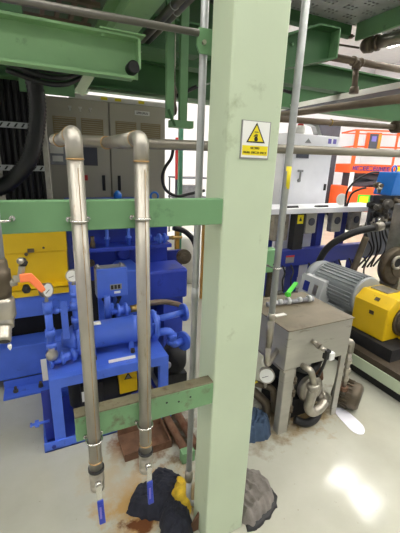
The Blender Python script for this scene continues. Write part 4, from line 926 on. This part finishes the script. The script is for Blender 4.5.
# lavender bucket wheel on the tray
obj('guide_wheel', G().lathe((3.36, 3.1, 1.2365), (-.2, -1, 0), [(0, .07), (.02, .07), (.022, .05), (.03, .05), (.032, .02), (.04, .02)], 24), M['whitish'], label='small white guide wheel standing on the long white tray', cat='wheel')
# white control cabinet
Wc = thing('white_cabinet', 'white control cabinet with grey screen window and top box behind the tray', 'cabinet', (3.05, 3.6, 0))
obj('body', G().box(2.66, 3.40, 0, 3.41, 3.85, 1.80), M['white'], Wc, bevel=.01)
dr = obj('door', G().box(2.72, 3.385, .1, 3.39, 3.40, 1.795), M['white'], Wc, bevel=.004)
obj('screen', G().box(2.83, 3.378, 1.70, 3.02, 3.385, 1.795), M['charcoal'], dr)
obj('lock', G().box(2.88, 3.375, 1.54, 2.96, 3.385, 1.565).box(2.915, 3.372, 1.45, 2.93, 3.385, 1.55).cyl((2.91, 3.385, 1.44), (2.91, 3.37, 1.44), .022), M['greyprint'], dr)
obj('latch', G().box(3.33, 3.372, 1.32, 3.36, 3.385, 1.40), M['dark'], dr)
obj('emergency_button', G().cyl((2.68, 3.40, 1.79), (2.68, 3.36, 1.79), .03), M['red'], Wc)
tb_ = obj('top_box', G().box(2.62, 3.32, 1.835, 3.42, 3.80, 1.965), M['white'], Wc, bevel=.008)
obj('box_foot', G().box(2.70, 3.42, 1.80, 2.76, 3.7, 1.835), M['greyprint'], Wc)
obj('box_foot', G().box(3.24, 3.42, 1.80, 3.3, 3.7, 1.835), M['greyprint'], Wc)
obj('logo_mark', G().box(3.24, 3.317, 1.88, 3.29, 3.32, 1.935), M['lilac'], tb_)
obj('logo_mark', G().box(3.32, 3.317, 1.88, 3.37, 3.32, 1.935), M['lilac'], tb_)
obj('arrow_mark', G().prism([(2.88, 1.87), (2.98, 1.87), (2.93, 1.92)], 'y', 3.317, 3.32), M['greyprint'], tb_)
obj('beacon', G().lathe((2.90, 3.45, 1.965), (0, 0, 1), [(0, .055), (.09, .055), (.092, .05), (.10, .045)], 18), M['whitish'], Wc)
obj('beacon_lens', G().lathe((2.90, 3.45, 2.065), (0, 0, 1), [(0, .04), (.02, .035), (.025, .01)], 16), M['red'], Wc)
obj('angle_arm', G().bar((2.98, 3.5, 2.13), (3.15, 3.5, 2.10), .08, .05).bar((3.15, 3.5, 2.11), (3.24, 3.5, 1.965), .08, .05), M['greyprint'], Wc)
obj('cable_duct', G().box(2.26, 3.45, 0, 2.36, 3.55, 2.1), M['castiron'], label='narrow grey upright cable duct beside the white control cabinet', cat='duct')

# ================================================================== scissor lift
lo = (8.40, 7.57, 0)
Sl = thing('scissor_lift', 'orange scissor lift with guard rails parked in the bright hall', 'scissor lift', lo)
ox, oy = lo[0], lo[1]
def LB(x0, y0, z0, x1, y1, z1): return G().box(ox+x0, oy+y0, z0, ox+x1, oy+y1, z1)
ch = obj('chassis', LB(-.12, 0, .35, 2.5, 1.1, 1.08), M['orange'], Sl, bevel=.03)
obj('side_stripe', LB(.35, -.012, .60, 1.5, 0, .86), M['lime'], ch)
obj('stripe_mark', LB(.40, -.02, .62, .66, -.012, .82), M['yellowsign'], ch); obj('stripe_mark', LB(.9, -.02, .66, 1.02, -.012, .80), M['print_'], ch); obj('stripe_mark', LB(1.1, -.02, .66, 1.28, -.012, .78), M['print_'], ch)
for xx in (.08, 2.2):
    for yy in (-.08, 1.0):
        wl = obj('wheel', G().lathe((ox+xx, oy+yy, .27), (0, 1, 0), [(0, .25), (.03, .27), (.15, .27), (.18, .25)], 24), M['dark'], Sl)
        obj('hub', G().lathe((ox+xx, oy+yy-.002, .27), (0, -1, 0), [(0, .15), (.02, .13)], 18), M['whitish'], wl)
for k in range(3):
    for s in (0, 1):
        a_ = .2 if s else 2.2; b_ = 2.2 if s else .2
        obj('scissor_arm', G().bar((ox+a_, oy+.2+.12*k, 1.10), (ox+b_, oy+.2+.12*k, 1.46), .06, .12), M['charcoal'], Sl)
obj('link_stack', LB(.15, .3, 1.08, 2.3, .9, 1.48), M['charcoal'], Sl)
obj('step_ladder', LB(.0, -.03, .95, .12, .0, 1.5), M['white'], Sl)
dk = obj('deck', LB(-.05, 0, 1.48, 2.45, 1.1, 1.74), M['orange'], Sl, bevel=.01)
obj('lettering', (lambda g_: g_)(scribble(ox+.05, ox+1.15, 1.56, 1.68, oy-.002, 11, dy=.01)), M['navy'], dk)
obj('yellow_plate', LB(1.3, -.012, 1.54, 1.55, -.002, 1.70), M['yellowsign'], dk)
for zz in (2.22, 2.66):
    obj('guard_rail', G().bar((ox, oy+.04, zz), (ox+2.42, oy+.04, zz+.0), .04, .04), M['orange'], Sl)
    if zz > 2.5: obj('guard_rail', G().bar((ox, oy+1.06, zz), (ox+2.42, oy+1.06, zz), .03, .03), M['orange'], Sl)
    obj('guard_rail', G().bar((ox, oy+.04, zz), (ox, oy+1.06, zz), .04, .04), M['orange'], Sl)
for xx, w_ in ((.05, .10), (1.22, .045), (2.38, .045)):
    obj('guard_post', G().bar((ox+xx, oy+.04, 1.74), (ox+xx, oy+.04, 2.66), w_, .05, (0, 1, 0)), M['orange'], Sl)
    obj('guard_post', G().bar((ox+xx, oy+1.06, 1.74), (ox+xx, oy+1.06, 2.66), .035, .035, (0, 1, 0)), M['orange'], Sl) if xx > 2 else None
obj('brace_tube', G().bar((ox+1.24, oy+.04, 2.64), (ox+1.74, oy+.04, 1.95), .04, .04), M['orange'], Sl)
cb = obj('control_box', LB(.30, -.10, 1.98, .70, .03, 2.60), M['orange'], Sl, bevel=.02)
obj('control_face', LB(.36, -.112, 2.05, .60, -.10, 2.56), M['charcoal'], cb); obj('control_screen', LB(.42, -.12, 2.36, .55, -.112, 2.50), M['lilac'], cb)
obj('yellow_side', LB(.61, -.112, 2.05, .69, -.10, 2.56), M['ochre'], cb)
Sl.rotation_euler.z = math.radians(-25.5)
obj('dark_partition', G().box(8.30, 9.0, 0, 9.25, 9.1, 3.0), M['charcoal'], label='dark grey partition panel standing behind the orange scissor lift', cat='partition')
